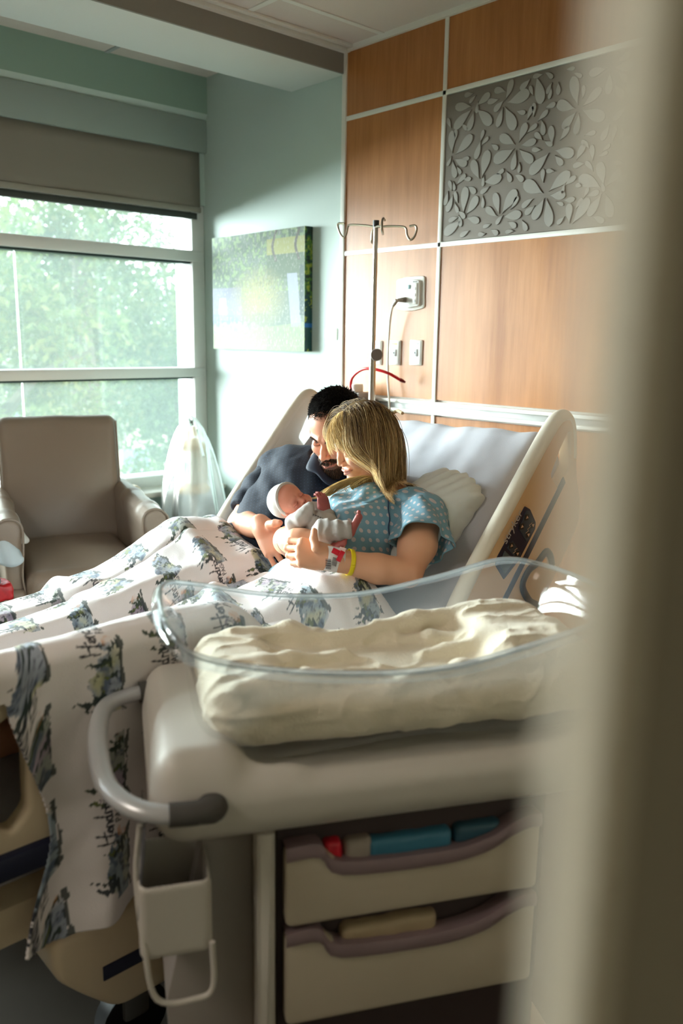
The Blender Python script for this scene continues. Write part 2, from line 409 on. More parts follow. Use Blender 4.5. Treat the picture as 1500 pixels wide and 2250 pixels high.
# bulkhead beam parallel with the window
pb = WYp(640, 203, 0); pc = WYp(753, 165, 0); zb = (pb[2] + pc[2]) / 2
structure(MB().box((pb[0], YB, zb), (XA - .014, .0, ZC + .2), .002).build('trim_beam', [mat('beam_white', (214, 218, 214), .6)]))
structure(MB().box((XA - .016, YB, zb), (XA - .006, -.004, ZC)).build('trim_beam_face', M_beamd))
tk = MB()
tk.box((XA - .006, YB, ZC - .022), (XA + .022, -.004, ZC)); tk.box((XA + .03, YB, ZC - .012), (XA + .055, -.004, ZC), .003)
structure(tk.build('trim_ceiling_track', M_trim))
# soffit above the window, cove strip, roller shade fascia
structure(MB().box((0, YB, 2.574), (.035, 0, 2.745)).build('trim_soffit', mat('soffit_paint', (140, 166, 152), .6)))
structure(MB().prism([(0, 2.574), (.035, 2.574), (.012, 2.535), (0, 2.535)], (0, YB, 0), (1, 0, 0), (0, 0, 1), (0, 1, 0), -YB).build('trim_cove', M_green))
# ceiling grid
gp = WZ(838, 72, ZC); gq = WZ(570, 12, ZC); g = MB()
for x in (gp[0], gp[0] + .61, gp[0] + 1.22, gp[0] + 1.83): g.box((x - .012, YB, ZC - .004), (x + .012, 0, ZC + .002))
yq = gq[1]
while yq > YB:
    g.box((XA, yq - .012, ZC - .0035), (XR, yq + .012, ZC + .002)); yq -= .61
g.box((XA, -.02, ZC - .02), (XR, .0, ZC))
structure(g.build('trim_ceiling_grid', M_trim))
gg = WZ(238, 112, 2.745)
structure(MB().box((0, gg[1] - .01, 2.741), (.72, gg[1] + .01, 2.746)).build('trim_niche_grid', mat('grid_grey', (165, 172, 172), .6)))

# ---- window
gl = clear_film('window_glass', (205, 228, 222), -.07, .03, (.93, .985, .965))
win = empty('window_1', (-.08, -1.5, .70)); structure(win)
fr = MB()
yfr = WX(419, 620, -.03)[1]
fr.box((-.14, yfr, .70), (-.01, -.001, 2.14), .004)
fr.box((-.14, YG, .70), (-.01, -.001, .765), .004); fr.box((-.14, YG, 2.10), (-.03, -.001, 2.14), .004); fr.box((-.14, YG, .70), (-.01, YG + .06, 2.14))
fr.build('window_frame', M_alu, win)
for nm, a, b in (('upper_mullion', 1.857, 1.915), ('lower_mullion', 1.2676, 1.32)):
    MB().box((-.12, YG, a + .004), (0.0, -.012, b), .004).build('mullion', M_alu, win)
    MB().box((-.11, YG, a - .006), (-.03, yfr, a + .003)).build('gasket', mat('dark_gasket', (30, 52, 50), .5), win)
MB().box((-.075, YG, .76), (-.069, yfr, 2.11)).build('pane', gl, win)
ys = WX(35, 640, -.07)[1]
MB().box((-.068, ys - .003, .76), (-.064, ys + .003, 1.86)).build('glass_seam', clear_film('seam_film', (240, 250, 245), -.5), win)
structure(MB().box((-.02, YG, .685), (.16, -.001, .712), .006).build('trim_window_sill', mat('sill_white', (226, 224, 214), .4)))

# ---- roller shade
sh = empty('roller_shade', (.03, -1.5, 2.5), 'grey roller shade pulled partly down over the top of the window', 'window shade')
MB().box((.0, YG - .2, 2.391), (.03, -.002, 2.545), .004).build('fascia', mat('shade_fascia', (150, 164, 158), .5), sh)
zsb = WX(437, 466, .01)[2]
g = np.array([[(.008 + .002 * math.sin(j * .7), YG - .2 + (-.035 - YG + .2) * j / 60, z) for j in range(61)] for z in np.linspace(2.40, zsb, 6)])
MB().grid(g).build('shade_fabric', mat('shade_fabric', (134, 129, 119), .85, bump=.2, bscale=500), sh, mods=[('SOLIDIFY', {'thickness': .003})])
MB().box((.002, YG - .2, zsb - .004), (.02, -.035, zsb + .022), .003).build('hem_bar', mat('shade_hem', (146, 142, 132), .7), sh)
MB().box((-.03, YG - .2, zsb - .035), (-.004, -.045, zsb - .006), .003).build('bottom_rail', mat('dark_rail', (62, 66, 62), .5), sh)

# ---- wood headwall: each laminate panel is a board of its own, white strips between
def board(x0, x1, z0, z1, nm='wood_panel'):
    return MB().box((x0 + .008, -.006, z0 + .008), (x1 - .008, .006, z1 - .008)).build(nm, M_wood)
hw = [('small upper wood panel left of the decorative panel, under the ceiling', XA, XB, Z1, ZC), ('long dark upper wood panel above the decorative panel', XB, XR, Z1, ZC),
      ('tall wood panel behind the hooks of the pole, left of the decorative panel', XA, XB, Z2, Z1),
      ('wood panel carrying the outlet plates behind the pole', XA, XB, Z3, Z2), ('wide wood panel below the decorative panel', XB, XR, Z3, Z2),
      ('low wood panel under the white rail behind the woman', XA, XB, .1, Z3 - .05), ('low wood panel under the white rail behind the bed head', XB, XR, .1, Z3 - .05), ('wood panel right of the decorative panel', XB + 1.22, XR, Z2, Z1)]
for lab, a, b, c, d in hw: structure(board(a, b, c, d, 'wall_panel'))
tr = MB()
for z in (Z1, Z2): tr.box((XA - .01, -.011, z - .009), (XR, .006, z + .009), .002)
tr.box((XA - .016, -.014, -.0), (XA + .009, .006, ZC), .002)
tr.box((XB - .009, -.011, .1), (XB + .009, .006, ZC), .002)
tr.box((XB + 1.21, -.011, Z2), (XB + 1.23, .006, Z1), .002)
tr.box((XA, -.011, ZC - .012), (XR, .006, ZC))
structure(tr.build('trim_panel_strips', M_trim))
rl = MB()
rl.box((XA, -.030, Z3 - .014), (XR, .006, Z3), .003); rl.box((XA, -.030, Z3 - .050), (XR, .006, Z3 - .036), .003)
rl.cur = 1; rl.box((XA, -.012, Z3 - .037), (XR, .006, Z3 - .012))
structure(rl.build('trim_equipment_rail', [M_trim, mat('rail_grey', (170, 172, 170), .4, metal=.4)]))

# ---- decorative petal panel
dec = empty('decorative_panel', (XB + .6, 0, Z2), 'grey decorative wall panel covered in raised pale petal shapes', 'wall panel')
MB().box((XB + .011, -.006, Z2 + .011), (XB + 1.208, .0045, Z1 - .011)).build('backing', mat('panel_taupe', (112, 103, 92), .5, metal=.1), dec)
rng = random.Random(4)
P0 = [(1045, 237), (1110, 228), (1275, 240), (1140, 322), (998, 345), (1203, 428), (1102, 478), (1022, 478), (1330, 418), (1345, 150), (1180, 160), (1060, 200), (1215, 330), (1255, 500), (1000, 420), (1060, 400), (1000, 260), (1060, 300)]
ctr = [WYp(p[0], p[1], 0)[[0, 2]] for p in P0] + [np.array([XB + .85 + .17 * i, Z2 + .1 + .16 * j]) for i in range(3) for j in range(3)]
placed = []; pm = MB()
def petal(base, ang, ln, wd, bend):
    L_ = 18; left = []; right = []; d = np.array([math.cos(ang), math.sin(ang)]); n = np.array([-d[1], d[0]])
    for i in range(L_ + 1):
        t = i / L_; w = wd * (math.sin(math.pi / 2 * t / .68) ** 1.5 if t < .68 else math.sqrt(max(0, 1 - ((t - .68) / .32) ** 2))); c = base + d * ln * t + n * bend * math.sin(t * 1.57) ** 2
        left.append(c + n * w); right.append(c - n * w)
    return left[:-1] + right[1:][::-1] if True else None
ctr_all = ctr + [np.array([rng.uniform(XB, XB + 1.2), rng.uniform(Z2, Z1)]) for _ in range(110)]
for big in (1, 0, 0):
    for c in (ctr if big else ctr_all):
        k = 13 if big else 8; a0 = rng.random() * 6.28
        for i in range(k):
            an = a0 + 6.283 * i / k + rng.uniform(-.14, .14); st = .012 if big else .02 + rng.random() * .05
            ln = (rng.choice([.066, .080, .096]) if big else rng.uniform(.035, .055)); wd = ln * rng.uniform(.19, .235)
            b0 = c + st * np.array([math.cos(an), math.sin(an)]); pl = petal(b0, an, ln, wd, rng.uniform(-.012, .012))
            q = [b0 + ln * t * np.array([math.cos(an), math.sin(an)]) for t in (.35, .6, .85)]
            if any(np.linalg.norm(a - b) < (rb + wd) * .86 for a in q for b, rb in placed): continue
            xs = [p[0] for p in pl]; zs = [p[1] for p in pl]
            if min(xs) < XB + .013 or max(xs) > XB + 1.2 or min(zs) < Z2 + .013 or max(zs) > Z1 - .013: continue
            placed += [(a, wd) for a in q]
            pm.prism(pl, (0, -.006, 0), (1, 0, 0), (0, 0, 1), (0, -1, 0), .0035, .001, seg=1)
pm.build('petal_relief', mat('petal_silver', (142, 138, 130), .5), dec)

# ---- outside
sky_leaf = []
def tree(c, R, n, cols, label, seed, tr_h=6):
    rs = np.random.RandomState(seed); root = empty('tree', (c[0], c[1], -7), label, 'tree', 'trees outside the window')
    # clumps of leaves on a lumpy crown
    m = 46; u = rs.randn(m, 3); u /= np.linalg.norm(u, axis=1)[:, None]; cl = np.array(c) + u * np.array(R) * rs.uniform(.35, .95, (m, 1)); rr = rs.uniform(.16, .34, m) * min(R)
    k = rs.randint(0, m, n); d = rs.randn(n, 3); d /= np.linalg.norm(d, axis=1)[:, None]; P = cl[k] + d * (rr[k] * rs.uniform(.6, 1.1, n))[:, None]
    a = rs.randn(n, 3); a /= np.linalg.norm(a, axis=1)[:, None]; b = np.cross(a, rs.randn(n, 3)); b /= np.linalg.norm(b, axis=1)[:, None]; s = rs.uniform(.035, .085, (n, 1))
    V = np.stack([P - a * s, P + b * s * .5 , P + a * s, P - b * s * .5], 1).reshape(-1, 3); Fq = np.arange(4 * n).reshape(-1, 4)
    cc = np.array([srgb(x) for x in cols]); w = rs.randint(0, len(cols), n); cl_ = np.repeat(.46 * cc[w] * rs.uniform(.75, 1.25, (n, 1)), 4, axis=0)
    np_mesh('foliage', V, Fq, mat('leaf', (90, 110, 60), .5, attr='Col', translucent=.35), root, cl_, smooth=False)
    t = MB(); t.tube([(c[0], c[1], -7), (c[0] + .2, c[1] - .1, c[2] - R[2] * .6), (c[0] - .1, c[1], c[2] + R[2] * .4)], [.28, .2, .06], 9)
    for i in range(9): q = cl[i]; t.tube([(c[0] + .1, c[1], c[2] - R[2] * .5 + .1 * i), (c[0] * .5 + q[0] * .5, c[1] * .5 + q[1] * .5, q[2] - .3), tuple(q)], [.09, .05, .02], 6)
    t.build('trunk', mat('bark', (82, 74, 62), .9), root)
G1 = [(96, 112, 36), (118, 130, 46), (78, 98, 36), (142, 136, 60)]; G2 = [(60, 88, 48), (76, 104, 56), (96, 118, 66)]; G3 = [(104, 118, 60), (84, 104, 54), (134, 126, 72)]
tree((-6.5, 1.1, .7), (1.6, 1.7, 2.1), 15000, G1, 'nearest yellow-green leafy tree filling the left of the window', 1)
tree((-8.6, 3.4, 1.9), (1.7, 1.9, 1.9), 14000, G3, 'olive green tree behind the middle of the window', 2)
tree((-9.2, 5.6, .4), (1.8, 1.8, 2.4), 13000, G2, 'bluish green tree seen at the right edge of the window', 3)
tree((-12.5, 4.2, .8), (2.6, 3.0, 3.4), 13000, G2, 'tall darker tree standing behind the other trees outside', 4)
tree((-8.2, 3.1, -1.9), (1.6, 1.8, 1.5), 9000, G2, 'low green tree seen through the bottom panes', 5)
tree((-13.5, 8.0, 1.4), (2.6, 2.4, 3.2), 9000, G3, 'far tree rising past the window corner', 6)
structure(MB().box((-60, -40, -7.2), (-.4, 50, -7)).build('floor_outside_ground', mat('lawn', (120, 132, 84), .9, var=.3, vscale=.4)))
hb = empty('building', (-24, 9, -7), 'pale building far behind the trees outside', 'building')
MB().box((-27, 5, -7), (-24, 16, 1.2)).build('wall', mat('far_wall', (190, 176, 160), .8), hb)
for i in range(5):
    for j in range(2): MB().box((-24.05, 6 + 2 * i, -4 + 2.4 * j), (-23.98, 7.1 + 2 * i, -2.6 + 2.4 * j)).build('window', mat('far_window', (110, 130, 140), .3), hb)
MB().box((-27.2, 4.8, 1.2), (-23.8, 16.2, 1.45)).build('roof', mat('far_roof', (120, 110, 104), .8), hb)
# added panel for the warm fill light, out of view
cl = empty('fill_light_panel', (2.5, -3.6, ZC), 'added square ceiling panel for the unseen warm fill', 'ceiling light')
MB().box((1.9, -3.95, ZC - .012), (3.1, -3.25, ZC - .001), .003).build('frame', M_trim, cl)
# ================================================================ hospital bed
M_cr = mat('bed_cream', (222, 206, 178), .42)
M_rail_shade = mat('rail_cream_shaded', (222, 186, 142), .42)  # bed cream with the warm shade on the rail put into its colour
M_crl = mat('bed_ivory', (236, 230, 216), .38)
M_navy = mat('navy_stripe', (26, 32, 58), .4)
M_key = mat('keypad_slate', (52, 66, 78), .45)
M_blk = mat('black_plastic', (22, 22, 26), .4)
bed = empty('hospital_bed', (2.0, -1.4, 0), 'cream hospital bed with raised head section and side rails, couple sitting on it', 'bed')
def yz(px, py, X=2.56): q = WX(px, py, X); return (q[1], q[2])
EX, EY, EZ = (0, 1, 0), (0, 0, 1), (1, 0, 0)
def rail_shape(x0, name, mface, mtube, detail):
    out = [yz(*p) for p in [(1219, 909), (1238, 907), (1250, 926), (1251, 1040), (1260, 1100), (1256, 1145), (1217, 1235), (1140, 1392), (975, 1380), (992, 1340), (1040, 1242), (1204, 940)]]
    hole = [yz(*p) for p in [(1234, 945), (1236, 1020), (1211, 1070), (1194, 1042), (1215, 985)]]
    m = MB().prism(rpoly(out, .02, 5), (x0, 0, 0), EX, EY, EZ, .04, .008, holes=[rpoly(hole, .01, 3)], seg=3)
    o = m.build(name, mface, bed, angle=35)
    tp = [yz(*p) for p in [(1246, 1030), (1246, 960), (1241, 925), (1227, 917), (1200, 948), (1115, 1103), (1041, 1240), (995, 1335), (980, 1375)]]
    MB().tube([(x0 + .02, a, b) for a, b in spline(tp, 5)], [.012, .018] + [.0215] * (8 * 5 - 1), 14).build('rail_grip', mtube, o)
    return o
hr = rail_shape(2.545, 'head_side_rail', M_rail_shade, M_crl, True)
hl = rail_shape(1.475, 'head_side_rail', M_crl, M_crl, False)
XF = 2.5865
def plate(pts, d, name, m, par, r=.004, x=XF, bev=.001):
    return MB().prism(rpoly([yz(*p, X=x) for p in pts], r, 3), (x - d, 0, 0), EX, EY, EZ, d, bev, seg=1).build(name, m, par)
plate([(1238, 1047), (1243, 1060), (1157, 1234), (1102, 1343), (1093, 1338), (1148, 1228)], .003, 'stripe', M_navy, hr)
kp = plate([(1153, 1112), (1165, 1119), (1177, 1147), (1176, 1162), (1141, 1230), (1107, 1274), (1088, 1242), (1091, 1226)], .004, 'keypad', M_navy, hr)
X2 = XF + .0015
plate([(1157, 1121), (1164, 1124), (1174, 1148), (1173, 1162), (1157, 1190), (1140, 1163)], .002, 'button_panel', M_key, kp, .002, X2, .0005)
plate([(1126, 1188), (1145, 1217), (1136, 1232), (1114, 1203)], .002, 'button_panel', M_key, kp, .002, X2, .0005)
plate([(1109, 1210), (1131, 1232), (1109, 1262), (1098, 1240)], .002, 'button_panel', mat('keypad_grey', (78, 92, 98), .5), kp, .003, X2, .0005)
M_gold = mat('keypad_print', (222, 184, 150), .5)
for cx_, cy_, up in [(1157, 1137, 1), (1146, 1157, 1), (1170, 1154, 0), (1160, 1175, 0), (1123, 1199, 1), (1136, 1217, 0)]:
    plate([(cx_ - 4, cy_ - 6), (cx_ + 5, cy_ - 7), (cx_ + 4, cy_ + 6), (cx_ - 5, cy_ + 7)], .001, 'button', M_blk, kp, .001, X2 + .0008, .0002)
    t = [(cx_ - 2.5, cy_ + 3), (cx_ + .3, cy_ - 4), (cx_ + 3, cy_ + 1)] if up else [(cx_ - 2.5, cy_ - 2), (cx_ + 3, cy_ - 3), (cx_ + .3, cy_ + 4)]
    MB().prism([yz(*p, X=X2) for p in t], (X2 + .0006, 0, 0), EX, EY, EZ, .0008).build('arrow_mark', M_gold, kp)
def text(body, origin, ex, ey, size, name, m, parent, extrude=.0004):
    c = bpy.data.curves.new(name, 'FONT'); c.body = body; c.size = size; c.extrude = extrude; c.align_x = 'LEFT'; c.align_y = 'BOTTOM'
    t = bpy.data.objects.new('t', c); COL.objects.link(t); dg = bpy.context.evaluated_depsgraph_get()
    me = bpy.data.meshes.new_from_object(t.evaluated_get(dg)); bpy.data.objects.remove(t)
    ex = unit(ex); ez = unit(np.cross(ex, ey)); ey = np.cross(ez, ex); M = Matrix([[ex[i], ey[i], ez[i], origin[i]] for i in range(3)] + [[0, 0, 0, 1]])
    me.transform(M); me.name = name; me.materials.clear(); return link_mesh(name, me, m, parent)
o_ = np.array(WX(1114, 1200, X2 + .0025)); e_ = np.array(WX(1136, 1158, X2 + .0025)) - o_; up_ = np.array(WX(1109, 1197, X2 + .0025)) - o_
text('stryker', o_ + unit(e_) * 0, e_, up_, .034, 'logo_lettering', mat('silver_print', (190, 192, 196), .4, metal=.4), kp)
for (a, b) in [((1156, 1171), (1166, 1149)), ((1128, 1215), (1133, 1205))]:
    A = np.array([(0, *yz(*p, X=X2)) for p in (a, b)]); n_ = 5 if a[0] > 1140 else 3
    MB().tube([(X2 + .0012, *(A[0] * (1 - t) + A[1] * t + np.array([0, (.004 if i % 2 else -.004), 0]))[1:]) for i, t in enumerate(np.linspace(0, 1, n_ + 1))], .0008, 4).build('position_symbol', M_gold, kp)
lv = [yz(*p, X=XF) for p in [(1212, 1243), (1208, 1222), (1198, 1213), (1180, 1236), (1160, 1254), (1147, 1288), (1163, 1322), (1178, 1332), (1160, 1356), (1140, 1384)]]
lt = MB().tube([(XF + .001, a, b) for a, b in spline(lv, 4)], .0115, 10, flat=.5).build('release_lever', mat('lever_black', (26, 28, 38), .35), hr)
plate([(1193, 1222), (1202, 1230), (1200, 1246), (1184, 1244)], .004, 'release_button', mat('amber', (232, 160, 30), .4), hr, .003, XF)

# foot side rails
def foot_rail(x0, name, dz=0):
    poly = [(-1.62, .62), (-1.60, .78), (-1.68, .88), (-1.80, .925), (-2.06, .935), (-2.16, .90), (-2.20, .78), (-2.16, .60), (-1.9, .56)]
    poly = [(a, b + dz) for a, b in poly]
    hole = [(-2.12, .69), (-2.105, .85), (-2.06, .87), (-2.045, .86), (-2.05, .69), (-2.08, .66)]; hole = [(a, b + dz) for a, b in hole]
    o = MB().prism(rpoly(poly, .03, 4), (x0, 0, 0), EX, EY, EZ, .045, .01, holes=[rpoly(hole, .012, 3)], seg=3).build(name, M_cr, bed, angle=35)
    MB().box((x0 - .006, -2.24, .585 + dz), (x0 + .062, -1.60, .630 + dz), .008).build('navy_band', M_navy, o)
    return o
foot_rail(2.513, 'foot_side_rail'); foot_rail(1.455, 'foot_side_rail', -.36)
# footboard, deck, base, casters
MB().prism(rpoly([(1.50, .50), (1.47, 1.0), (1.60, 1.08), (2.45, 1.08), (2.58, 1.0), (2.55, .50)], .05, 5), (0, -2.42, 0), (1, 0, 0), (0, 0, 1), (0, 1, 0), .05, .012, holes=[rrect(1.8, .92, 2.25, 1.0, .03)], seg=3).build('footboard', M_cr, bed)
MB().box((1.52, -2.36, .42), (2.52, -1.05, .50), .012).build('deck', M_cr, bed)
nb = np.array([0, -.7217, .6922]); tb = np.array([0, .6922, .7217])     # backrest normal and direction
PB = np.array([0, -.97, .75])
MB().obox(np.array([2.0, 0, 0]) + PB + tb * .18 - nb * .19, [[1, 0, 0], tb, nb], (.47, .50, .02), .01).build('back_panel', M_cr, bed)
bs_ = MB().prism(rpoly([(-1.97, .27), (-2.02, .33), (-2.02, .41), (-.75, .41), (-.65, .30), (-.7, .20), (-1.9, .20)], .03, 4), (1.62, 0, 0), EX, EY, EZ, .93, .02, seg=3).build('base_cover', M_cr, bed)
MB().box((2.549, -1.93, .285), (2.553, -.8, .315), .001).build('base_stripe', M_navy, bs_)
for x in (1.75, 2.35):
    for y in (-1.825, -.925): MB().box((x - .05, y - .075, .39), (x + .05, y + .075, .44), .01).build('lift_block', mat('dark_metal', (60, 60, 64), .4, metal=.6), bed)
for x in (1.68, 2.44):
    for y in (-1.82, -.80):
        w = MB().tube([(x - .02, y, .075), (x + .02, y, .075)], .075, 24).build('caster', M_blk, bed)
        MB().box((x - .03, y - .03, .08), (x + .03, y + .03, .215), .01).build('caster_fork', mat('fork_grey', (120, 122, 124), .4, metal=.5), w)
# mattress: seat section and raised back section under one pale grey sheet
ms = Sdf()
Rb = np.array([[1, 0, 0], tb, nb])
ms.rbox(np.array([2.01, 0, 0]) + PB + tb * .235 - nb * .085, (.478, .455, .085), .05, Rb, .02)
ms.rbox((2.01, -1.68, .575), (.475, .66, .075), .045, None, .05)
def sheet_disp(P):
    u = P[:, 0]; v = (P - PB) @ tb
    fold = .0022 * np.sin(u * 52 + 3 * np.sin(v * 5) + v * 6) * np.clip((v - .0) * 2.0, 0, 1) + .002 * np.sin(u * 23 + v * 14)
    crown = .012 * np.sin((u - 1.53) / .96 * np.pi) * (v > .45)
    return fold * .8 + .002 * fnoise(P, 14) + crown * .8
ms.disp = sheet_disp
V, Fq = ms.mesh(.007)
mt = empty('mattress', (2.0, -1.4, .5), 'hospital mattress under a pale grey sheet, head end propped steeply up', 'mattress')
np_mesh('fitted_sheet', V, Fq, mat('grey_sheet', (188, 189, 198), .85, bump=.12, bscale=420, sheen=.2), mt)
# pillow behind the woman
pw = Sdf(); pc_ = W(922, 1152, 2.37); pu = unit(.93 * tb + .3 * CR); pr_ = unit(np.cross(pu, nb)); pn = np.cross(pr_, pu)
if pr_ @ CR < 0: pr_ = -pr_
pw.rbox(pc_, (.108, .180, .05), .05, np.array([pr_, pu, pn]), .02); pw.ell(pc_, (.112, .185, .085), np.array([pr_, pu, pn]), .05)
pw.disp = lambda P: .0055 * fnoise(P, 16, 3) + .004 * np.sin((P @ pr_) * 120 + 14 * vnoise(P, 7)) * np.clip(((P - pc_) @ pu) * 6, 0, 1)
V, Fq = pw.mesh(.005)
o = np_mesh('pillow', V, Fq, mat('pillow_white', (226, 232, 232), .8, sheen=.2)); tag(o, "white pillow squeezed behind the woman's back, against the grey sheet", 'pillow')

# ================================================================ blanket
def sm(a, b, x): t = np.clip((x - a) / (b - a), 0, 1); return t * t * (3 - 2 * t)
def hump(x, y, cx, cy_, sx, sy, rot=0):
    c, s = math.cos(rot), math.sin(rot); u = (x - cx) * c + (y - cy_) * s; v = -(x - cx) * s + (y - cy_) * c
    return np.exp(-(u / sx) ** 2 - (v / sy) ** 2)
LEGS = [((2.17 + o, -1.2), (2.17 + o * 1.1, -1.60), .08, .055, .71, .69) for o in (.09, -.08)] + [((2.17 + o * 1.1, -1.60), (2.17 + o, -2.0), .055, .036, .69, .69) for o in (.09, -.08)] + \
    [((1.79 + o, -1.08), (1.77 + o * .9, -1.56), .098, .070, .74, .70) for o in (-.09, .08)] + [((1.77 + o * .9, -1.56), (1.79 + o, -2.0), .060, .04, .70, .69) for o in (-.09, .08)]
LEGS.append(((2.24, -1.12), (2.18, -1.32), .122, .10, .745, .70))
def hblank(x, y):
    h = .70 + 0 * x
    for p0, p1, r0, r1, z0, z1 in LEGS:
        ab = np.array(p1) - np.array(p0); t = np.clip(((x - p0[0]) * ab[0] + (y - p0[1]) * ab[1]) / (ab @ ab), 0, 1)
        d = np.hypot(x - p0[0] - t * ab[0], y - p0[1] - t * ab[1]); rr = r0 + (r1 - r0) * t; zt = z0 + (z1 - z0) * t + rr + .022
        h = np.maximum(h, .70 + (zt - .70) * np.exp(-(np.maximum(d - rr * .75, 0) / (rr * .95)) ** 2))
    h += .10 * hump(x, y, 1.70, -1.22, .15, .17) + .03 * hump(x, y, 1.9, -1.4, .15, .2)
    h += .25 * sm(2.22, 2.54, x) * sm(-1.36, -1.66, y) + .02 * sm(2.3, 2.5, x)
    h -= .25 * sm(1.56, 1.40, x)
    return h
DS = .0023
# cross coordinate s: 0 at far-left edge, runs over the top to the rail, then down the side
ys_ = np.arange(-2.36, -1.02, DS); nS = int(2.02 / DS); S_ = np.arange(nS) * DS
X0, XE = 1.42, 2.545
Yg, Sg = np.meshgrid(ys_, S_, indexing='ij')
# top profile by walking arc length on the height field
xt = np.linspace(X0, XE, 400); V0 = np.zeros(Yg.shape + (3,))
for i, y in enumerate(ys_):
    z = hblank(xt, np.full_like(xt, y)); arc = np.concatenate([[0], np.cumsum(np.hypot(np.diff(xt), np.diff(z)))])
    top = S_ <= arc[-1]
    V0[i, :, 0] = np.where(top, np.interp(S_, arc, xt), XE); V0[i, :, 1] = y
    d = S_ - arc[-1]; r = .030
    a = np.clip(d / r, 0, math.pi / 2); down = np.maximum(d - r * math.pi / 2, 0)
    V0[i, ~top, 0] = (XE + r * np.sin(a))[~top]; V0[i, :, 2] = np.where(top, np.interp(S_, arc, z), z[-1] - r * (1 - np.cos(a)) - down)
hang = np.clip((.90 - V0[..., 2]) / .5, 0, 1) * (V0[..., 0] > XE)
ph = Yg * 26 + 1.2 * np.sin(Yg * 9) + .6 * np.sin(V0[..., 2] * 5)
V0[..., 0] += hang * (.030 * np.sin(ph) + .022 * np.sin(ph * .47 + 1) + .018)
V0[..., 1] += hang * .014 * np.cos(ph)
# hanging corner swings toward the head end as it falls
topm = V0[..., 0] <= XE
P_ = np.stack([Sg.ravel() * 1.0, Yg.ravel(), 0 * Sg.ravel()], 1)
wr = (.007 * fnoise(P_, 4.5, 5) + .0016 * fnoise(P_, 16, 6)).reshape(Yg.shape)
rid = .020 * np.exp(-((Yg + 1.30 + .35 * (V0[..., 0] - 1.9) + .03 * np.sin(V0[..., 0] * 9)) / .030) ** 2) * sm(1.6, 1.8, V0[..., 0]) * sm(2.5, 2.3, V0[..., 0])
rid += .016 * np.exp(-((Yg + 1.13 + .15 * (V0[..., 0] - 1.9)) / .025) ** 2) + .014 * np.exp(-((Yg + 1.56 - .5 * (V0[..., 0] - 1.7)) / .02) ** 2) * sm(1.9, 1.65, V0[..., 0])
rid += .016 * np.exp(-((V0[..., 0] - 2.22 + .35 * (Yg + 1.5)) / .035) ** 2) * sm(-1.45, -1.6, Yg)
V0[..., 2] += np.where(topm, wr + rid, 0); V0[..., 0] += np.where(topm, 0, wr * 1.2)
# head-end hem: wavy edge rolled a little
edge = -1.045 - .05 * sm(1.95, 2.15, V0[..., 0]) - .015 * np.exp(-((V0[..., 0] - 1.95) / .10) ** 2) + .03 * sm(2.3, 2.45, V0[..., 0]) - .03 * np.sin(V0[..., 0] * 7) - .02 * np.sin(V0[..., 0] * 17 + 1) - .10 * sm(1.95, 1.6, V0[..., 0]) * 0
keep = (Yg < edge + .02 * np.sin(Sg * 8))
zb_ = .455 - .10 * (Yg + 2.03) + .012 * np.sin(Yg * 16)
keep &= (V0[..., 2] > zb_) & ~((Yg < -2.055 + .03 * np.sin(V0[..., 2] * 12) + .10 * (.95 - V0[..., 2]) * 0) & (V0[..., 2] < .90) & ~topm)
# ---- printed pattern: watercolour pines and rocks with the baby's name, painted in cloth coordinates
def strokes():
    L = []; add = lambda *p: L.append(np.array(p, float))
    add((0, 0), (.10, 1.15)); add((.42, -.02), (.60, 1.2)); add((-.12, .52), (.75, .68))                        # H
    def arc(cx, cy_, rx, ry, a0, a1, n=9): return [(cx + rx * math.cos(math.radians(a0 + (a1 - a0) * i / n)), cy_ + ry * math.sin(math.radians(a0 + (a1 - a0) * i / n))) for i in range(n + 1)]
    add(*([(.62, .15), (.84, .3)] + arc(.80, .24, .12, .2, 20, 330)))                                             # e
    add((1.02, .45), (1.0, 0)); add(*([(1.01, .25)] + arc(1.13, .27, .12, .17, 150, 0, 6) + [(1.26, .0)]))       # n
    add(*arc(1.50, .2, .13, .2, 40, 340)); add((1.78, 1.15), (1.62, .4), (1.64, 0), (1.72, .02))                  # d
    add((1.86, .45), (1.85, 0)); add(*([(1.86, .25)] + arc(1.97, .3, .1, .13, 160, 30, 4)))                       # r
    add((2.16, .42), (2.14, .02), (2.22, .04)); add((2.2, .62), (2.21, .66))                                       # i
    add((2.34, .42), (2.62, 0)); add((2.66, .5), (2.3, -.06))                                                     # x
    w1 = [(a, .055) for a in L]; L2 = []; add2 = lambda *p: L2.append(np.array(p, float) * .42 + np.array([1.15, -.62]))
    add2((0, 0), (0, 1)); add2(*([(0, 1)] + arc(.12, .75, .32, .25, 80, -80, 6) + [(0, .5)]))
    add2((.62, 0), (.95, 1), (1.28, 0)); add2((.75, .35), (1.15, .35))
    add2(*(arc(1.85, .5, .38, .5, 50, 340, 10) + [(2.2, .45), (1.9, .45)]))
    add2((3.0, 1), (2.5, 1), (2.5, 0), (3.0, 0)); add2((2.5, .5), (2.9, .5))
    return w1 + [(a, .035) for a in L2]
STK = strokes()
cw, ch = .172, .132
U_ = Sg * -1.0 + 3.0; Vv = -Yg                         # reading direction runs toward the middle of the bed, tops toward the foot end
U_ = U_ + .012 * np.sin(Yg * 6); row = np.floor(Vv / ch); Us = U_ + np.mod(row, 2) * cw * .5
col = np.floor(Us / cw); lu = (Us - col * cw); lv_ = (Vv - row * ch)
base = np.tile(np.array(srgb(236, 232, 234)), Yg.shape + (1,))
P2 = np.stack([U_.ravel(), Vv.ravel(), 0 * U_.ravel()], 1); n1 = fnoise(P2, 60, 7).reshape(Yg.shape); n2 = fnoise(P2, 150, 9).reshape(Yg.shape); n3 = fnoise(P2, 28, 8).reshape(Yg.shape)
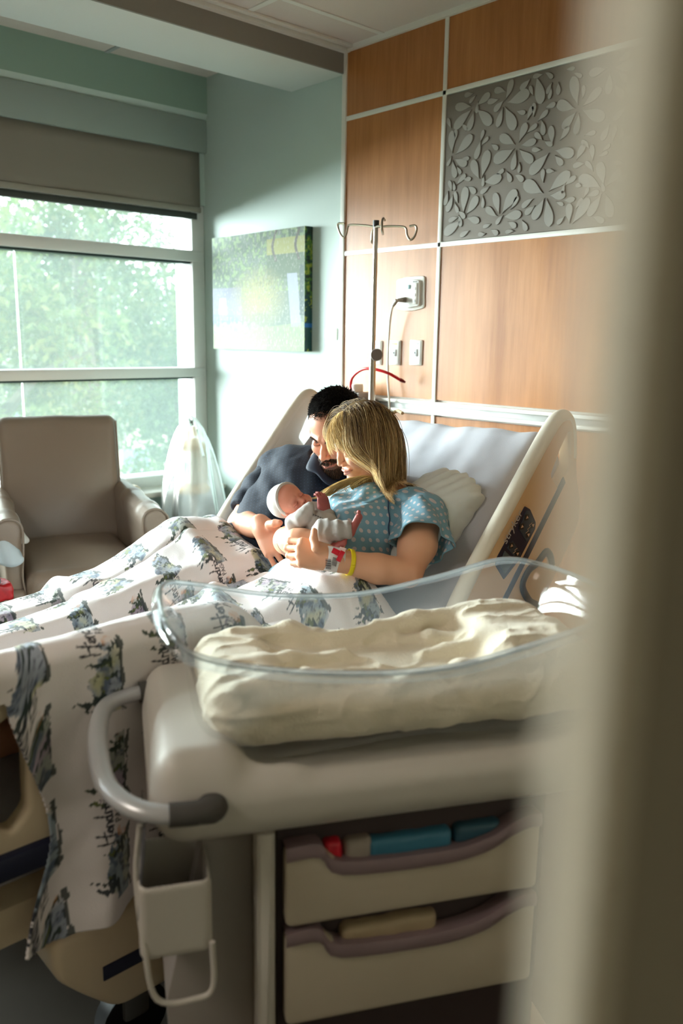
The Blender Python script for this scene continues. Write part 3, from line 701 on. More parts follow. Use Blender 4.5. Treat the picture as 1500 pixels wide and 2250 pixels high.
def paint(c, mask, colr): m_ = np.clip(mask, 0, 1)[..., None]; return c * (1 - m_) + np.array(srgb(*colr)) * m_
def motif(c, x0, y0, sc, typ):
    x = (lu - x0) / sc; y = (lv_ - y0) / sc
    # rock body
    rock = (y > -.28) & (y < .30 - .45 * np.abs(x + .05) ** 1.2 + .12 * n1) & (np.abs(x) < .62 + .1 * n3)
    e = np.clip(1.2 - np.hypot(x / .62, (y + .05) / .36), 0, 1) * 3 + n3 * .8
    c = paint(c, rock * np.clip(e, 0, 1) * .75, [(112, 134, 160), (126, 140, 128), (92, 130, 150)][typ]); c = paint(c, rock * np.clip(n1 * 1.6 - .1, 0, 1) * .8, (58, 78, 106)); c = paint(c, rock * np.clip(-n3 * 1.6 - .3, 0, 1) * .7, [(196, 196, 140), (170, 150, 176), (206, 208, 170)][typ])
    c = paint(c, rock * np.clip(n2 * 2 - .7, 0, 1) * .8, (40, 48, 60))
    # pines
    for k, (tx, ty, hh) in enumerate([(-.48, -.05, .52), (-.34, .02, .6), (-.20, .1, .5), (.05, -.22, .34), (.30, -.12, .46), (.44, -.2, .40), (.56, -.25, .3)][: 7]):
        if (k + typ) % 3 == 2: continue
        q = (y - ty) / hh; w_ = .5 * hh * .36 * (1 - q) * (1.0 + .45 * np.sin(q * 26)) + .03 * n2
        m_ = (q > 0) & (q < 1) & (np.abs(x - tx - .03 * np.sin(q * 9)) < w_)
        c = paint(c, m_ * .95, [(28, 50, 46), (36, 58, 44), (24, 42, 48)][typ]); c = paint(c, m_ * np.clip(n1 * 2 - .5, 0, 1) * .7, (112, 124, 60))
    gr = (np.abs(y + .30 + .05 * n3) < .035 + .03 * n1) & (np.abs(x) < .7)
    c = paint(c, gr * .9, (34, 50, 48)); c = paint(c, (np.hypot((x - .62) / .1, (y + .1) / .12) < 1) * np.clip(n1 + .3, 0, 1) * .7, (214, 150, 96)); return c
typ_id = np.mod(col * 2 + row, 3)
for tpy in range(3):
    c2 = motif(base, cw * .34, ch * .50, .104, tpy); base = np.where((typ_id == tpy)[..., None], c2, base)
tx_ = (lu - cw * .60) / .036; ty_ = (lv_ - ch * .12) / .036
# lettering runs across the gap between the rocks
lu2 = np.mod(Us - cw * .62, cw * 2); lt_u = lu2 / .030; lt_v = (lv_ - ch * .56) / .030
for a, w_ in STK:
    xmin, ymin = a.min(0) - .12; xmax, ymax = a.max(0) + .12
    idx = np.where(((lt_u > xmin) & (lt_u < xmax) & (lt_v > ymin) & (lt_v < ymax)).ravel())[0]
    if not len(idx): continue
    q = np.stack([lt_u.ravel()[idx], lt_v.ravel()[idx]], 1); dm = np.full(len(idx), 9.)
    for p0, p1 in zip(a[:-1], a[1:]):
        ab = p1 - p0; t = np.clip(((q - p0) @ ab) / (ab @ ab + 1e-9), 0, 1); dm = np.minimum(dm, np.linalg.norm(q - p0 - t[:, None] * ab, axis=1))
    bf = base.reshape(-1, 3); m_ = np.clip((w_ + .02 - dm) / .03, 0, 1)[:, None]; bf[idx] = bf[idx] * (1 - m_) + np.array(srgb(44, 46, 56)) * m_; base = bf.reshape(base.shape)
H_, Wd = Yg.shape; ids = np.arange(H_ * Wd).reshape(H_, Wd)
qk = keep[:-1, :-1] & keep[1:, :-1] & keep[:-1, 1:] & keep[1:, 1:]
Q = np.stack([ids[:-1, :-1][qk], ids[:-1, 1:][qk], ids[1:, 1:][qk], ids[1:, :-1][qk]], 1)
us, inv = np.unique(Q, return_inverse=True); Vb = V0.reshape(-1, 3)[us]; cb = base.reshape(-1, 3)[us]
bl = np_mesh('blanket', Vb, inv.reshape(-1, 4)[:, ::-1], mat('fleece_print', (228, 220, 220), .9, attr='Col', bump=.25, bscale=500, sheen=.3), None, cb)
md = bl.modifiers.new('thick', 'SOLIDIFY'); md.thickness = .006; md.offset = -1
tag(bl, "white fleece blanket printed with pine trees and a baby's name, spread over the couple's legs", 'blanket')
# ================================================================ bassinet cart beside the bed
c1 = unit([.46, .888, 0]); c2 = unit([-.888, .46, 0]); cz = np.array([0, 0, 1.]); CO = np.array([2.90, -1.97, 0])
def K(s, w, z): return CO + c1 * s + c2 * w + cz * z
M_cart = mat('cart_plastic', (190, 186, 179), .45, bump=.03, bscale=400)
M_cartd = mat('cart_cabinet', (180, 170, 153), .5)
M_mauve = mat('drawer_lip', (126, 108, 112), .5)
cart = empty('bassinet_cart', K(.37, .2, 0), 'ivory hospital bassinet cart with two drawers beside the right side of the bed', 'bassinet cart')
bx = [[*c1], [*c2], [0, 0, 1]]
def kprism(name, poly, w0, w1, m, par=cart, bev=.004, holes=(), seg=2):
    """outline in (s, z), extruded from w0 to w1"""
    return MB().prism(poly, K(0, w0, 0), c1, cz, c2, w1 - w0, bev, holes=holes, seg=seg).build(name, m, par, angle=35)
# deck: rounded tub with a raised left end and a well for the basin
dk = Sdf()
dk.rbox(K(.375, .175, .818), (.405, .210, .052), .045, bx, .02)
dk.rbox(K(.035, .175, .85), (.065, .195, .055), .04, bx, .03)
dk.rbox(K(.74, .19, .85), (.06, .20, .055), .04, bx, .03)
dk.rbox(K(.40, .19, .90), (.30, .185, .06), .05, bx, .012, True)
dk.rbox(K(.40, -.03, .905), (.215, .08, .045), .03, bx, .03, True)
dk.rbox(K(.375, .19, .782), (.37, .19, .02), .02, bx, .02)
V, Fq = dk.mesh(.005)
np_mesh('deck', V, Fq, M_cart, cart)
# cabinet
kprism('cabinet', [(.12, .10), (.12, .765), (.60, .765), (.60, .10)], .03, .40, M_cartd)
kprism('corner_post', rpoly([(.115, .08), (.115, .765), (.142, .765), (.142, .08)], .004), -.012, .03, M_cart)
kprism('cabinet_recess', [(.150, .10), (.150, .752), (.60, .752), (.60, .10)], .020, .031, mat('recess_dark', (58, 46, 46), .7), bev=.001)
def drawer(z0, z1, nm):
    top = [(.158, z1), (.21, z1), (.245, z1 - .034), (.40, z1 - .042), (.48, z1 - .032), (.525, z1 - .010), (.555, z1), (.575, z1)]
    poly = rpoly([(.158, z0), (.158, z1)] + top[1:] + [(.575, z0)], .012, 4)
    d = kprism(nm, poly, -.012, .012, M_cartd, bev=.004)
    lip = [K(a, -.013, b) for a, b in spline([np.array(t) for t in top[:1] + top[1:]], 4)]
    g = []
    for p in lip: g.append([p + cz * .004 + c2 * .03, p + cz * .006 - c2 * .001, p - cz * .004 - c2 * .005, p - cz * .016 - c2 * .002])
    m = MB().grid(g); m.build('pull_lip', M_mauve, d)
    MB().obox(K(.36, .12, (z0 + z1) / 2 - .035), bx, (.15, .11, .03), .004).build('tray', M_cartd, d)
    return d
drawer(.604, .732, 'drawer'); drawer(.430, .588, 'drawer')
# base and casters
MB().obox(K(.38, .2, .10), bx, (.36, .2, .03), .02).build('base', M_cart, cart)
for s_ in (.06, .70):
    for w_ in (.04, .37):
        cc_ = K(s_, w_, .05); w = MB().tube([cc_ - c2 * .015, cc_ + c2 * .015], .05, 20).build('caster', mat('caster_grey', (74, 78, 92), .4), cart)
# end panel with sloped side support seen on the left of the cabinet
kprism('side_bracket', rpoly([(.0, .10), (-.02, .45), (.05, .765), (.12, .765), (.12, .10)], .02), .06, .36, mat('bracket_grey', (150, 144, 140), .5))
# end handle: bent tube with rubber ends
hp = [K(-.0, .33, .862), K(-.055, .315, .862), K(-.095, .28, .862), K(-.108, .20, .860), K(-.105, .10, .857), K(-.092, .02, .853), K(-.06, -.035, .85), K(-.02, -.055, .845), K(.03, -.058, .84)]
MB().tube(spline(hp, 6), .0155, 16, flat=.8).build('handle', mat('handle_silver', (188, 190, 194), .3, metal=.35), cart)
MB().tube(spline([K(-.012, -.057, .844), K(.03, -.056, .842), K(.06, -.035, .838)], 5), [.018] * 6 + [.02, .022, .022, .02, .016], 14, flat=.9).build('rubber_end', mat('rubber_grey', (72, 70, 68), .7), cart)
MB().tube([K(-.04, .322, .862), K(.02, .33, .862)], .019, 14).build('rubber_end', mat('rubber_grey', (72, 70, 68), .7), cart)
# bin holder: bracket loop and open box hung on the end of the cart
bh = empty('supply_bin', K(-.02, .0, .6), "small ivory bin hanging in a wire loop from the left end of the bassinet cart", 'bin')
bw = Sdf(); bc_ = K(-.005, .035, .66)
bw.rbox(bc_ + cz * .0, (.052, .065, .062), .012, bx, .004); bw.rbox(bc_ + cz * .03, (.047, .060, .085), .01, bx, .003, True)
V, Fq = bw.mesh(.0035); np_mesh('bin_box', V, Fq, M_cart, bh)
MB().tube(spline([K(-.05, .0, .80), K(-.058, .0, .72), K(-.05, -.03, .62), K(-.035, -.035, .54), K(.02, -.035, .53), K(.045, -.035, .545), K(.045, -.035, .62)], 6), .0045, 8).build('wire_loop', M_cart, bh)
g = [[K(-.055 + .01 * math.cos(a), w, z) for w in np.linspace(-.02, .095, 6)] for a, z in [(0, .80), (.6, .77), (1.2, .73), (1.6, .70), (2., .66)]]
MB().grid(g).build('clear_liner', clear_film('liner_film', (190, 195, 215), -.35, .15), bh, mods=[('SOLIDIFY', {'thickness': .002})])

# contents of the drawers
def lump(name, label, s_, w, z, r, rgb, cat='package'):
    q = Sdf().rbox(K(s_, w, z), r, min(r) * .5, bx, .01); q.disp = lambda P: .002 * fnoise(P, 40, int(s_ * 97) % 9)
    V, Fq = q.mesh(.004); return tag(np_mesh(name, V, Fq, mat('m_' + name + '%d' % int(s_ * 1000), rgb, .4)), label, cat, None)
lump('diaper_pack', 'red-topped packet at the left end of the open upper drawer', .235, .03, .706, (.014, .03, .022), (196, 30, 48))
lump('wipe_pack', 'blue packet in the middle of the open upper drawer', .36, .04, .703, (.07, .04, .018), (60, 120, 150))
lump('supply_packet', 'teal packet with white print at the right of the open upper drawer', .475, .04, .706, (.04, .04, .018), (46, 84, 104))
lump('rolled_cloth', 'rolled pale cloth next to the red-topped packet in the upper drawer', .275, .03, .705, (.022, .03, .020), (150, 140, 132), 'cloth')
lump('folded_linen', 'folded cream cloth in the lower drawer',  .33, .04, .556, (.08, .04, .02), (170, 152, 124), 'cloth')

# ---- clear acrylic basin
rimS = spline([np.array(p) for p in [(-.005, .19, 1.062), (.005, .05, 1.062), (.05, .0, 1.040), (.20, -.008, 1.010), (.38, -.008, .998), (.52, -.006, 1.018), (.66, 0, 1.05), (.745, .04, 1.058), (.765, .19, 1.05), (.75, .34, 1.045), (.67, .375, 1.053), (.53, .375, 1.024), (.375, .372, 1.002), (.21, .372, 1.010), (.06, .368, 1.042), (.008, .32, 1.058)]], 6, closed=True)
nR = len(rimS); M_ac = None
def acrylic():
    m = bpy.data.materials.new('clear_acrylic'); m.use_nodes = True; N = m.node_tree.nodes; L = m.node_tree.links; N.clear()
    out = N.new('ShaderNodeOutputMaterial'); tr = N.new('ShaderNodeBsdfTransparent'); tr.inputs[0].default_value = (.95, .965, .97, 1)
    gl_ = N.new('ShaderNodeBsdfGlossy'); gl_.inputs['Roughness'].default_value = .06; gl_.inputs[0].default_value = (1, 1, 1, 1)
    lw = N.new('ShaderNodeLayerWeight'); lw.inputs[0].default_value = .28
    mr = N.new('ShaderNodeMapRange'); mr.inputs[3].default_value = .035; mr.inputs[4].default_value = .7; L.new(lw.outputs['Facing'], mr.inputs[0])
    pw_ = N.new('ShaderNodeMath'); pw_.operation = 'POWER'; pw_.inputs[1].default_value = 1.6; L.new(mr.outputs[0], pw_.inputs[0])
    mx = N.new('ShaderNodeMixShader'); L.new(pw_.outputs[0], mx.inputs[0]); L.new(tr.outputs[0], mx.inputs[1]); L.new(gl_.outputs[0], mx.inputs[2])
    df = N.new('ShaderNodeBsdfTranslucent'); df.inputs[0].default_value = (.8, .85, .88, 1); m2 = N.new('ShaderNodeMixShader'); m2.inputs[0].default_value = .05
    L.new(mx.outputs[0], m2.inputs[1]); L.new(df.outputs[0], m2.inputs[2]); L.new(m2.outputs[0], out.inputs[0]); return m
M_ac = acrylic()
ctrS = np.array([.38, .187]); rows = []
for t, ins, in [(0, 0), (.06, .006), (.2, .022), (.5, .035), (.85, .045), (.97, .055), (1.0, .075)]:
    row = []
    for p in rimS + [rimS[0]]:
        v = ctrS - p[:2]; ln = np.linalg.norm(v); q = p[:2] + v / ln * ins; z = p[2] * (1 - t) + .862 * t; row.append(K(q[0], q[1], z))
    rows.append(row)
bas = empty('bassinet_basin', K(.38, .19, .862), 'clear acrylic bassinet basin with curved rim standing on the cart', 'basin')
MB().grid(rows).build('basin_wall', M_ac, bas, angle=180)
MB()._add([K(*(ctrS + (p[:2] - ctrS) * .80), .8615) for p in rimS], [tuple(range(nR))]).build('basin_floor', M_ac, bas)
MB().tube([K(*p) + cz * .001 for p in rimS], .0042, 8, closed=True).build('rim_bead', clear_film('rim_clear', (214, 222, 226), .30, .05), bas)
lipr = []
for off, dz in [(-.014, -.010), (-.012, -.002), (-.004, .002), (.0, 0), (.001, -.004)]:
    lipr.append([K(*(p[:2] + unit(ctrS - p[:2]) * off), p[2] + dz) for p in rimS + [rimS[0]]])
MB().grid(lipr).build('rolled_rim', M_ac, bas, angle=180, mods=[('SOLIDIFY', {'thickness': .003})])

# ---- mattress wrapped in a cream blanket inside the basin
mw = Sdf()
mw.rbox(K(.38, .187, .905), (.315, .140, .038), .032, bx, .02)
mw.rbox(K(.12, .187, .935), (.055, .135, .035), .03, bx, .05); mw.rbox(K(.62, .20, .950), (.085, .125, .042), .035, bx, .06)
for a, b, r in [((.10, .06, .965), (.32, .10, .945), .018), ((.30, .27, .945), (.62, .29, .985), .022), ((.12, .30, .965), (.34, .28, .945), .02), ((.34, .07, .944), (.60, .08, .962), .016), ((.44, .18, .945), (.66, .14, .985), .014), ((.10, .15, .965), (.30, .20, .945), .013), ((.40, .26, .945), (.55, .2, .962), .012)]:
    mw.chain([K(*a), (K(*a) + K(*b)) / 2 + c2 * .012, K(*b)], [r * .6, r, r * .7], .02)
def wrap_disp(P):
    s_ = (P - CO) @ c1; w_ = (P - CO) @ c2
    n1_ = vnoise(np.stack([s_ * .55 + w_ * .5, w_ * 1.3, P[:, 2] * 1.2], 1), 13, 2); n2_ = vnoise(np.stack([s_ * .8 - w_ * .4, w_, P[:, 2] * 1.4], 1), 24, 5); return -.0065 * (1 - np.abs(n1_) * 2.2).clip(0) ** 2 - .003 * (1 - np.abs(n2_) * 2.2).clip(0) ** 2 + .0008 * fnoise(P, 60, 4) + .002
mw.disp = wrap_disp
V, Fq = mw.mesh(.0036)
tag(np_mesh('bassinet_mattress', V, Fq, mat('cream_fleece', (230, 220, 198), .9, bump=.35, bscale=260, sheen=.35)), 'crumpled cream blanket wrapped over the small mattress in the clear basin', 'blanket')

# ================================================================ recliner by the window
M_lea = mat('taupe_vinyl', (138, 122, 108), .36, bump=.12, bscale=260, var=.04, vscale=3, coat=.15)
rec = empty('recliner', (.3, -.97, 0), 'taupe vinyl recliner armchair in front of the window', 'armchair')
yc = -.97
bk = Sdf()
Rk = np.array([unit([1, 0, .16]), [0, 1, 0], unit([-.16, 0, 1])])
bk.rbox((.34, yc, .80), (.075, .255, .335), .05, Rk, .02); bk.ell((.365, yc, .80), (.07, .23, .32), Rk, .04)
V, Fq = bk.mesh(.007); b_ = np_mesh('backrest', V, Fq, M_lea, rec)
for y in (yc - .245, yc + .245):
    MB().tube(spline([np.array([.34, y, .80]) + Rk[2] * h + Rk[0] * .068 for h in (-.31, -.1, .1, .27, .305)], 4), .004, 6).build('piping', M_lea, b_)
st = Sdf(); st.rbox((.74, yc, .555), (.31, .215, .08), .05, None, .02); st.ell((.74, yc, .605), (.29, .20, .045), None, .03)
V, Fq = st.mesh(.007); np_mesh('seat', V, Fq, M_lea, rec)
MB().box((.93, yc - .205, .12), (1.035, yc + .205, .55), .03, 3).build('footrest_panel', M_lea, rec)
for y, sgn in ((yc + .25, 1), (yc - .25, -1)):
    a = Sdf(); a.rbox((.66, y, .47), (.34, .032, .32), .03, None, .01)
    a.chain([(.34, y + .01 * sgn, .805), (.6, y + .012 * sgn, .80), (.86, y + .016 * sgn, .79), (.985, y + .016 * sgn, .785)], [.043, .046, .048, .048], .02)
    a.plane((1.0, 0, 0), (1, 0, 0), .012)
    V, Fq = a.mesh(.006); ar = np_mesh('armrest', V, Fq, M_lea, rec)
    MB().tube(spline([(1.002, y + .06 * sgn, .75), (1.002, y + .062 * sgn, .80), (1.002, y + .02 * sgn, .832), (1.002, y - .03 * sgn, .81), (1.002, y - .034 * sgn, .72), (1.002, y - .026 * sgn, .62), (1.005, y - .034 * sgn, .54)], 5), .004, 6).build('piping', M_lea, ar)
    MB().box((.97, y - .035, .12), (1.025, y + .035, .57), .02, 3).build('arm_front', M_lea, ar)
MB().box((.2, yc - .27, .1), (.97, yc + .27, .42), .02).build('base', M_lea, rec)
for x in (.3, .9):
    for y in (yc - .24, yc + .24): MB().lathe([(.02, 0), (.025, .05), (.02, .1)], (x, y, 0)).build('foot', M_blk, rec)
rec.rotation_euler.z = math.radians(-17); rec.location.y = -.985

# table edge, cloth and mask-like wrap hanging in at the left
tb_ = empty('overbed_table', (1.0, -1.78, 0), 'dark overbed table at the left edge, draped with white cloth', 'table')
MB().box((.86, -2.05, .70), (1.24, -1.60, .725), .008).build('table_top', mat('table_dark', (70, 74, 76), .5), tb_)
MB().box((.98, -1.85, .08), (1.04, -1.79, .70), .005).build('column', M_crl, tb_)
MB().box((.80, -2.0, .03), (1.3, -1.64, .08), .01).build('foot', M_crl, tb_)
def sheetcloth(name, P, m, th=.003): return MB().grid(P).build(name, m, None, angle=180, mods=[('SUBSURF', {'levels': 2, 'render_levels': 2}), ('SOLIDIFY', {'thickness': th})])
def wv(pts): return [[W(*q) for q in r] for r in pts]
D0 = 3.25
c = sheetcloth('white_cloth', wv([[(-90, 1105, D0), (-20, 1108, D0 - .02), (10, 1112, D0 - .05), (38, 1128, D0)], [(-90, 1140, D0), (-20, 1130, D0 - .1), (14, 1128, D0 - .12), (44, 1150, D0 - .03)], [(-80, 1170, D0), (-10, 1160, D0 - .1), (20, 1160, D0 - .12), (52, 1176, D0 - .04)], [(-70, 1200, D0), (0, 1175, D0 - .08), (34, 1185, D0 - .1), (67, 1186, D0 - .05)], [(-70, 1210, D0), (0, 1186, D0 - .08), (36, 1194, D0 - .1), (60, 1196, D0 - .05)]]), mat('white_linen', (226, 224, 222), .8, sheen=.2))
tag(c, 'white cloth hanging over the left arm of the recliner, upper of the two', 'cloth')
c = sheetcloth('white_cloth', wv([[(-60, 1145, D0 - .15), (-20, 1148, D0 - .2), (2, 1152, D0 - .2), (24, 1166, D0 - .18)], [(-60, 1190, D0 - .15), (-20, 1185, D0 - .24), (10, 1180, D0 - .24), (34, 1196, D0 - .2)], [(-50, 1215, D0 - .15), (-10, 1212, D0 - .24), (18, 1215, D0 - .26), (46, 1216, D0 - .2)], [(-40, 1230, D0 - .15), (-4, 1236, D0 - .22), (24, 1251, D0 - .24), (58, 1236, D0 - .2)]]), mat('bluish_linen', (196, 212, 222), .8, sheen=.2))
tag(c, 'pale blue cloth hanging below the white one at the left edge', 'cloth')
sn = Sdf(); pc2 = W(-5, 1296, 2.75); sn.rbox(pc2, (.05, .035, .03), .012, None, .01); sn.disp = lambda P: .003 * fnoise(P, 45)
V, Fq = sn.mesh(.004); tag(np_mesh('snack_bag', V, Fq, mat('red_foil', (168, 24, 30), .3, var=.3, vscale=40)), 'red bag with yellow print peeking out behind the blanket at the left edge', 'bag')
# small things on the sill
for i, (y, s_) in enumerate([(-.60, .030), (-.545, .024), (-.50, .032)]):
    q = MB().box((.04, y - s_, .712), (.10, y + s_ * .8, .738 + .010 * (i == 1)), .008, 3); q.box((.045, y - s_ * .7, .733 + .008 * (i == 1)), (.095, y + s_ * .5, .744 + .010 * (i == 1)), .004)
    tag(q.build('wrapped_packet', mat('packet_cream', (226, 216, 200), .6)), ['left', 'middle, tallest', 'right'][i] + ' of the three small cream packets on the window sill', 'packet', 'packets on the window sill')

# ================================================================ plastic-covered pump on a stand in the corner
lp = empty('pump_stand', (.42, -.33, 0), 'cream device on a white pole in the corner, under a clear plastic bag', 'medical device')
LP = lambda px, py, y=-.33: WYp(px, py, y)
bx0 = LP(424, 1010)
MB().tube([(bx0[0], -.33, .10), (bx0[0], -.33, .80)], .020, 16).build('pole', M_trim, lp)
dv = Sdf(); dv.rbox((bx0[0], -.33, .935), (.062, .05, .085), .02, None, .01); V, Fq = dv.mesh(.005); np_mesh('device_body', V, Fq, mat('device_ivory', (228, 222, 200), .5), lp)
MB().lathe([(.05, 0), (.078, .006), (.085, .022), (.07, .045), (.055, .06)], (bx0[0], -.33, .80), ys=.8).build('device_foot', mat('device_tan', (226, 196, 148), .5), lp)
MB().lathe([(.06, 0), (.064, .02), (.045, .035), (.03, .05)], (bx0[0], -.33, 1.02)).build('device_cap', mat('device_tan', (226, 196, 148), .5), lp)
MB().tube(spline([(bx0[0] - .03, -.33, 1.05), (bx0[0] - .03, -.33, 1.10), (bx0[0] + .01, -.33, 1.12), (bx0[0] + .03, -.33, 1.09)], 4), .010, 10).build('device_handle', mat('device_tan', (226, 196, 148), .5), lp)
MB().box((bx0[0] + .01, -.375, .90), (bx0[0] + .035, -.383, .96), .002).build('device_display', mat('lcd_grey', (110, 126, 118), .3), lp)
MB().lathe([(.20, 0), (.2, .03), (.05, .05)], (bx0[0], -.33, .077)).build('stand_base', M_trim, lp)
rings = []
for z, r, ox in [(1.17, .004, -.02), (1.165, .025, -.02), (1.14, .05, -.012), (1.09, .085, -.01), (1.0, .115, -.01), (.9, .140, -.01), (.8, .165, -.01), (.7, .180, -.005), (.6, .19, 0), (.5, .185, 0), (.42, .165, 0), (.36, .12, .0)]:
    row = []
    for k in range(49):
        a = 2 * math.pi * k / 48; fl = 1 + .09 * math.sin(a * 7 + z * 3) * min(1, r * 12) + .06 * math.sin(a * 11 - z * 7)
        row.append((bx0[0] + ox + r * fl * math.cos(a), -.33 + r * fl * .85 * math.sin(a) , z + .012 * math.sin(a * 5)))
    rings.append(row)
b_ = MB().grid(rings).build('plastic_bag', clear_film('bag_film', (236, 242, 244), .42, .22), None, angle=180, mods=[('SUBSURF', {'levels': 1, 'render_levels': 1})])
tag(b_, 'clear plastic bag draped over the cream device in the corner', 'plastic bag'); b_.location.z = -.075; lp.location.z = -.075

# ================================================================ wall picture, plates, outlet station
cv = empty('canvas_picture', (.49, 0, 1.42), 'garden photo canvas, glare painted into its print, hanging on the green wall by the window', 'picture')
x0, x1, z0, z1, dp = .126, .861, 1.421, 1.967, .045
nx, nz = 300, 224
gx, gz = np.meshgrid(np.linspace(0, 1, nx), np.linspace(0, 1, nz)); Pn = np.stack([gx.ravel() * 1.35, gz.ravel(), 0 * gx.ravel()], 1)
n8 = fnoise(Pn, 9, 1).reshape(gx.shape); n30 = fnoise(Pn, 34, 2).reshape(gx.shape); n90 = fnoise(Pn * np.array([1.6, .5, 1]), 90, 3).reshape(gx.shape)
def pc(c, m, k): m = np.clip(m, 0, 1)[..., None]; return c * (1 - m) + np.array(srgb(*k)) * m
cc = np.tile(np.array(srgb(126, 150, 138)), gx.shape + (1,))
cc = pc(cc, (gz > .5) * (.5 + n30), (96, 140, 96)); cc = pc(cc, (gz > .55) * np.clip(n8 * 2, 0, 1) * .7, (70, 110, 86)); cc = pc(cc, (gz > .5) * (n30 > .35), (150, 186, 130))
cc = pc(cc, (gx > .62) & (gz > .80) & (gz < .93), (186, 190, 110)); cc = pc(cc, (gx > .62) & (gz > .6) & (gz <= .8), (96, 128, 100))
for tx in (.70, .93): cc = pc(cc, (np.abs(gx - tx - .02 * np.sin(gz * 20)) < .012) & (gz > .74), (96, 92, 88))
cc = pc(cc, (gz < .55) * (gx < .34) * (gz > .26) * .9, (140, 146, 176)); cc = pc(cc, (np.abs(gx - .12) < .05 - .1 * np.abs(gz - .33)) & (gz > .26) & (gz < .46), (210, 222, 242))
cc = pc(cc, ((gx - .06) ** 2 * 2 + (gz - .27) ** 2 * 60 < .12) * .8, (120, 146, 200))
cc = pc(cc, (np.abs(gx - .90 + .1 * (gz - .4)) < .05) & (gz > .2) & (gz < .64), (188, 200, 226)); cc = pc(cc, (np.abs(gx - .97) < .02) & (gz > .3) & (gz < .7), (70, 104, 104))
gr_ = np.hypot((gx - .52) / .26, (gz - .45) / .24); ang = np.arctan2(gz - .22, gx - .52)
cc = pc(cc, np.clip(1.25 - gr_, 0, 1) * 1.2 * (.7 + .4 * np.sin(ang * 90 + n30 * 4)), (204, 200, 138)); cc = pc(cc, (np.abs(gx - .55) < .09) & (gz > .08) & (gz < .32) & (np.sin(gx * 400 + n30 * 3) > -.2), (150, 156, 140))
cc = pc(cc, (gz < .24 - .12 * (gx - .3) ** 2 * 3 + .02 * n30) * (.75 + .3 * n30) * (gx < .62), (176, 196, 160)); cc = pc(cc, (gz < .14 + .1 * gx) * (.7 + .5 * n90), (168, 196, 140))
cc = pc(cc, (n90 > .7) * .5, (228, 232, 220))
Vc = np.stack([x0 + gx * (x1 - x0), -dp + 0 * gx, z0 + gz * (z1 - z0)], -1).reshape(-1, 3); ids = np.arange(nx * nz).reshape(nz, nx)
Q = np.stack([ids[:-1, :-1], ids[:-1, 1:], ids[1:, 1:], ids[1:, :-1]], -1).reshape(-1, 4)
np_mesh('canvas_print', Vc, Q, mat('canvas_print', (150, 170, 150), .75, spec=.25, attr='Col', bump=.05, bscale=900), cv, cc.reshape(-1, 3) * .46 + .12)  # print colours lifted towards white to stand for window glare
es = []; ec = []
zz = np.linspace(0, 1, 120)
for k, dd in enumerate(np.linspace(0, 1, 12)):
    es.append(np.stack([np.full(120, x1 - .0) + .004 * np.sin(dd * 3.1), np.full(120, -dp + dd * dp), z0 + zz * (z1 - z0)], 1))
    nn_ = fnoise(np.stack([zz * 3, np.full(120, dd * .2), zz * 0], 1), 12, 5); b0 = np.tile(np.array(srgb(14, 58, 56)), (120, 1))
    up = (zz > .45)[:, None]; b0 = np.where(up & (nn_ > .1)[:, None], np.array(srgb(70, 110, 40)), b0); b0 = np.where(up & (nn_ < -.4)[:, None], np.array(srgb(24, 34, 20)), b0); b0 = np.where((nn_ > .65)[:, None], np.array(srgb(140, 150, 50)), b0)
    b0 = np.where((np.abs(zz - .215) < .02)[:, None], np.array(srgb(30, 96, 160)), b0); ec.append(b0)
ids = np.arange(12 * 120).reshape(12, 120); Q = np.stack([ids[:-1, :-1], ids[1:, :-1], ids[1:, 1:], ids[:-1, 1:]], -1).reshape(-1, 4)
np_mesh('wrapped_edge', np.concatenate(es), Q, mat('canvas_edge', (20, 60, 50), .5, attr='Col'), cv, np.concatenate(ec))
MB().box((x0, -dp + .001, z0), (x1 - .001, 0, z1), .001).build('stretcher_frame', mat('canvas_back', (90, 110, 96), .8), cv)

def plate_at(px, py, w, h, name, label, cat='wall plate', group=None):
    p = WYp(px, py, 0); o = empty(name, (p[0], 0, p[2]), label, cat, group)
    MB().box((p[0] - w / 2, -.012 if p[0] > XA else -.006, p[2] - h / 2), (p[0] + w / 2, 0, p[2] + h / 2), .003).build('cover', mat('plate_ivory', (222, 220, 212), .4), o); return o, p
o, p = plate_at(729, 734, .075, .052, 'blank_plate', 'blank ivory plate on the green wall right of the picture')
for s_ in (-1, 1): MB().lathe([(.0025, 0), (.002, .001)], (p[0] + s_ * .030, -.006, p[2]), (0, -1, 0), 8).build('screw', mat('screw', (150, 150, 140), .4), o)
for px, lab, col_ in ((830, 'white gas outlet plate half hidden behind the steel pole', (150, 150, 156)), (870.5, 'white gas outlet plate with a yellow marking, middle of the row', (224, 190, 40)), (917, 'white gas outlet plate with a grey marking, rightmost of the row', (170, 176, 170))):
    o, p = plate_at(px, 775, .066, .100, 'gas_outlet', lab, 'outlet plate', 'gas outlet plates on the wood wall')
    MB().box((p[0] - .029, -.014, p[2] - .045), (p[0] + .027, -.011, p[2] + .045), .002).build('face', mat('plate_white', (240, 240, 238), .3), o)
    MB().box((p[0] - .016, -.0155, p[2] + .033), (p[0] + .015, -.0135, p[2] + .038)).build('label_strip', mat('strip%d' % px, col_, .5), o)
    MB().box((p[0] - .012, -.017, p[2] - .014), (p[0] + .012, -.0135, p[2] + .014), .001).build('socket', mat('socket_grey', (186, 188, 188), .4), o)
    MB().lathe([(.004, 0), (.003, .001), (0, .001)], (p[0], -.017, p[2]), (0, -1, 0), 10).build('port', M_blk, o)
    for dz in (.024, -.028): MB().lathe([(.0016, 0), (.0012, .001), (0, .001)], (p[0], -.014, p[2] + dz), (0, -1, 0), 8).build('screw', mat('screw', (150, 150, 140), .4), o)
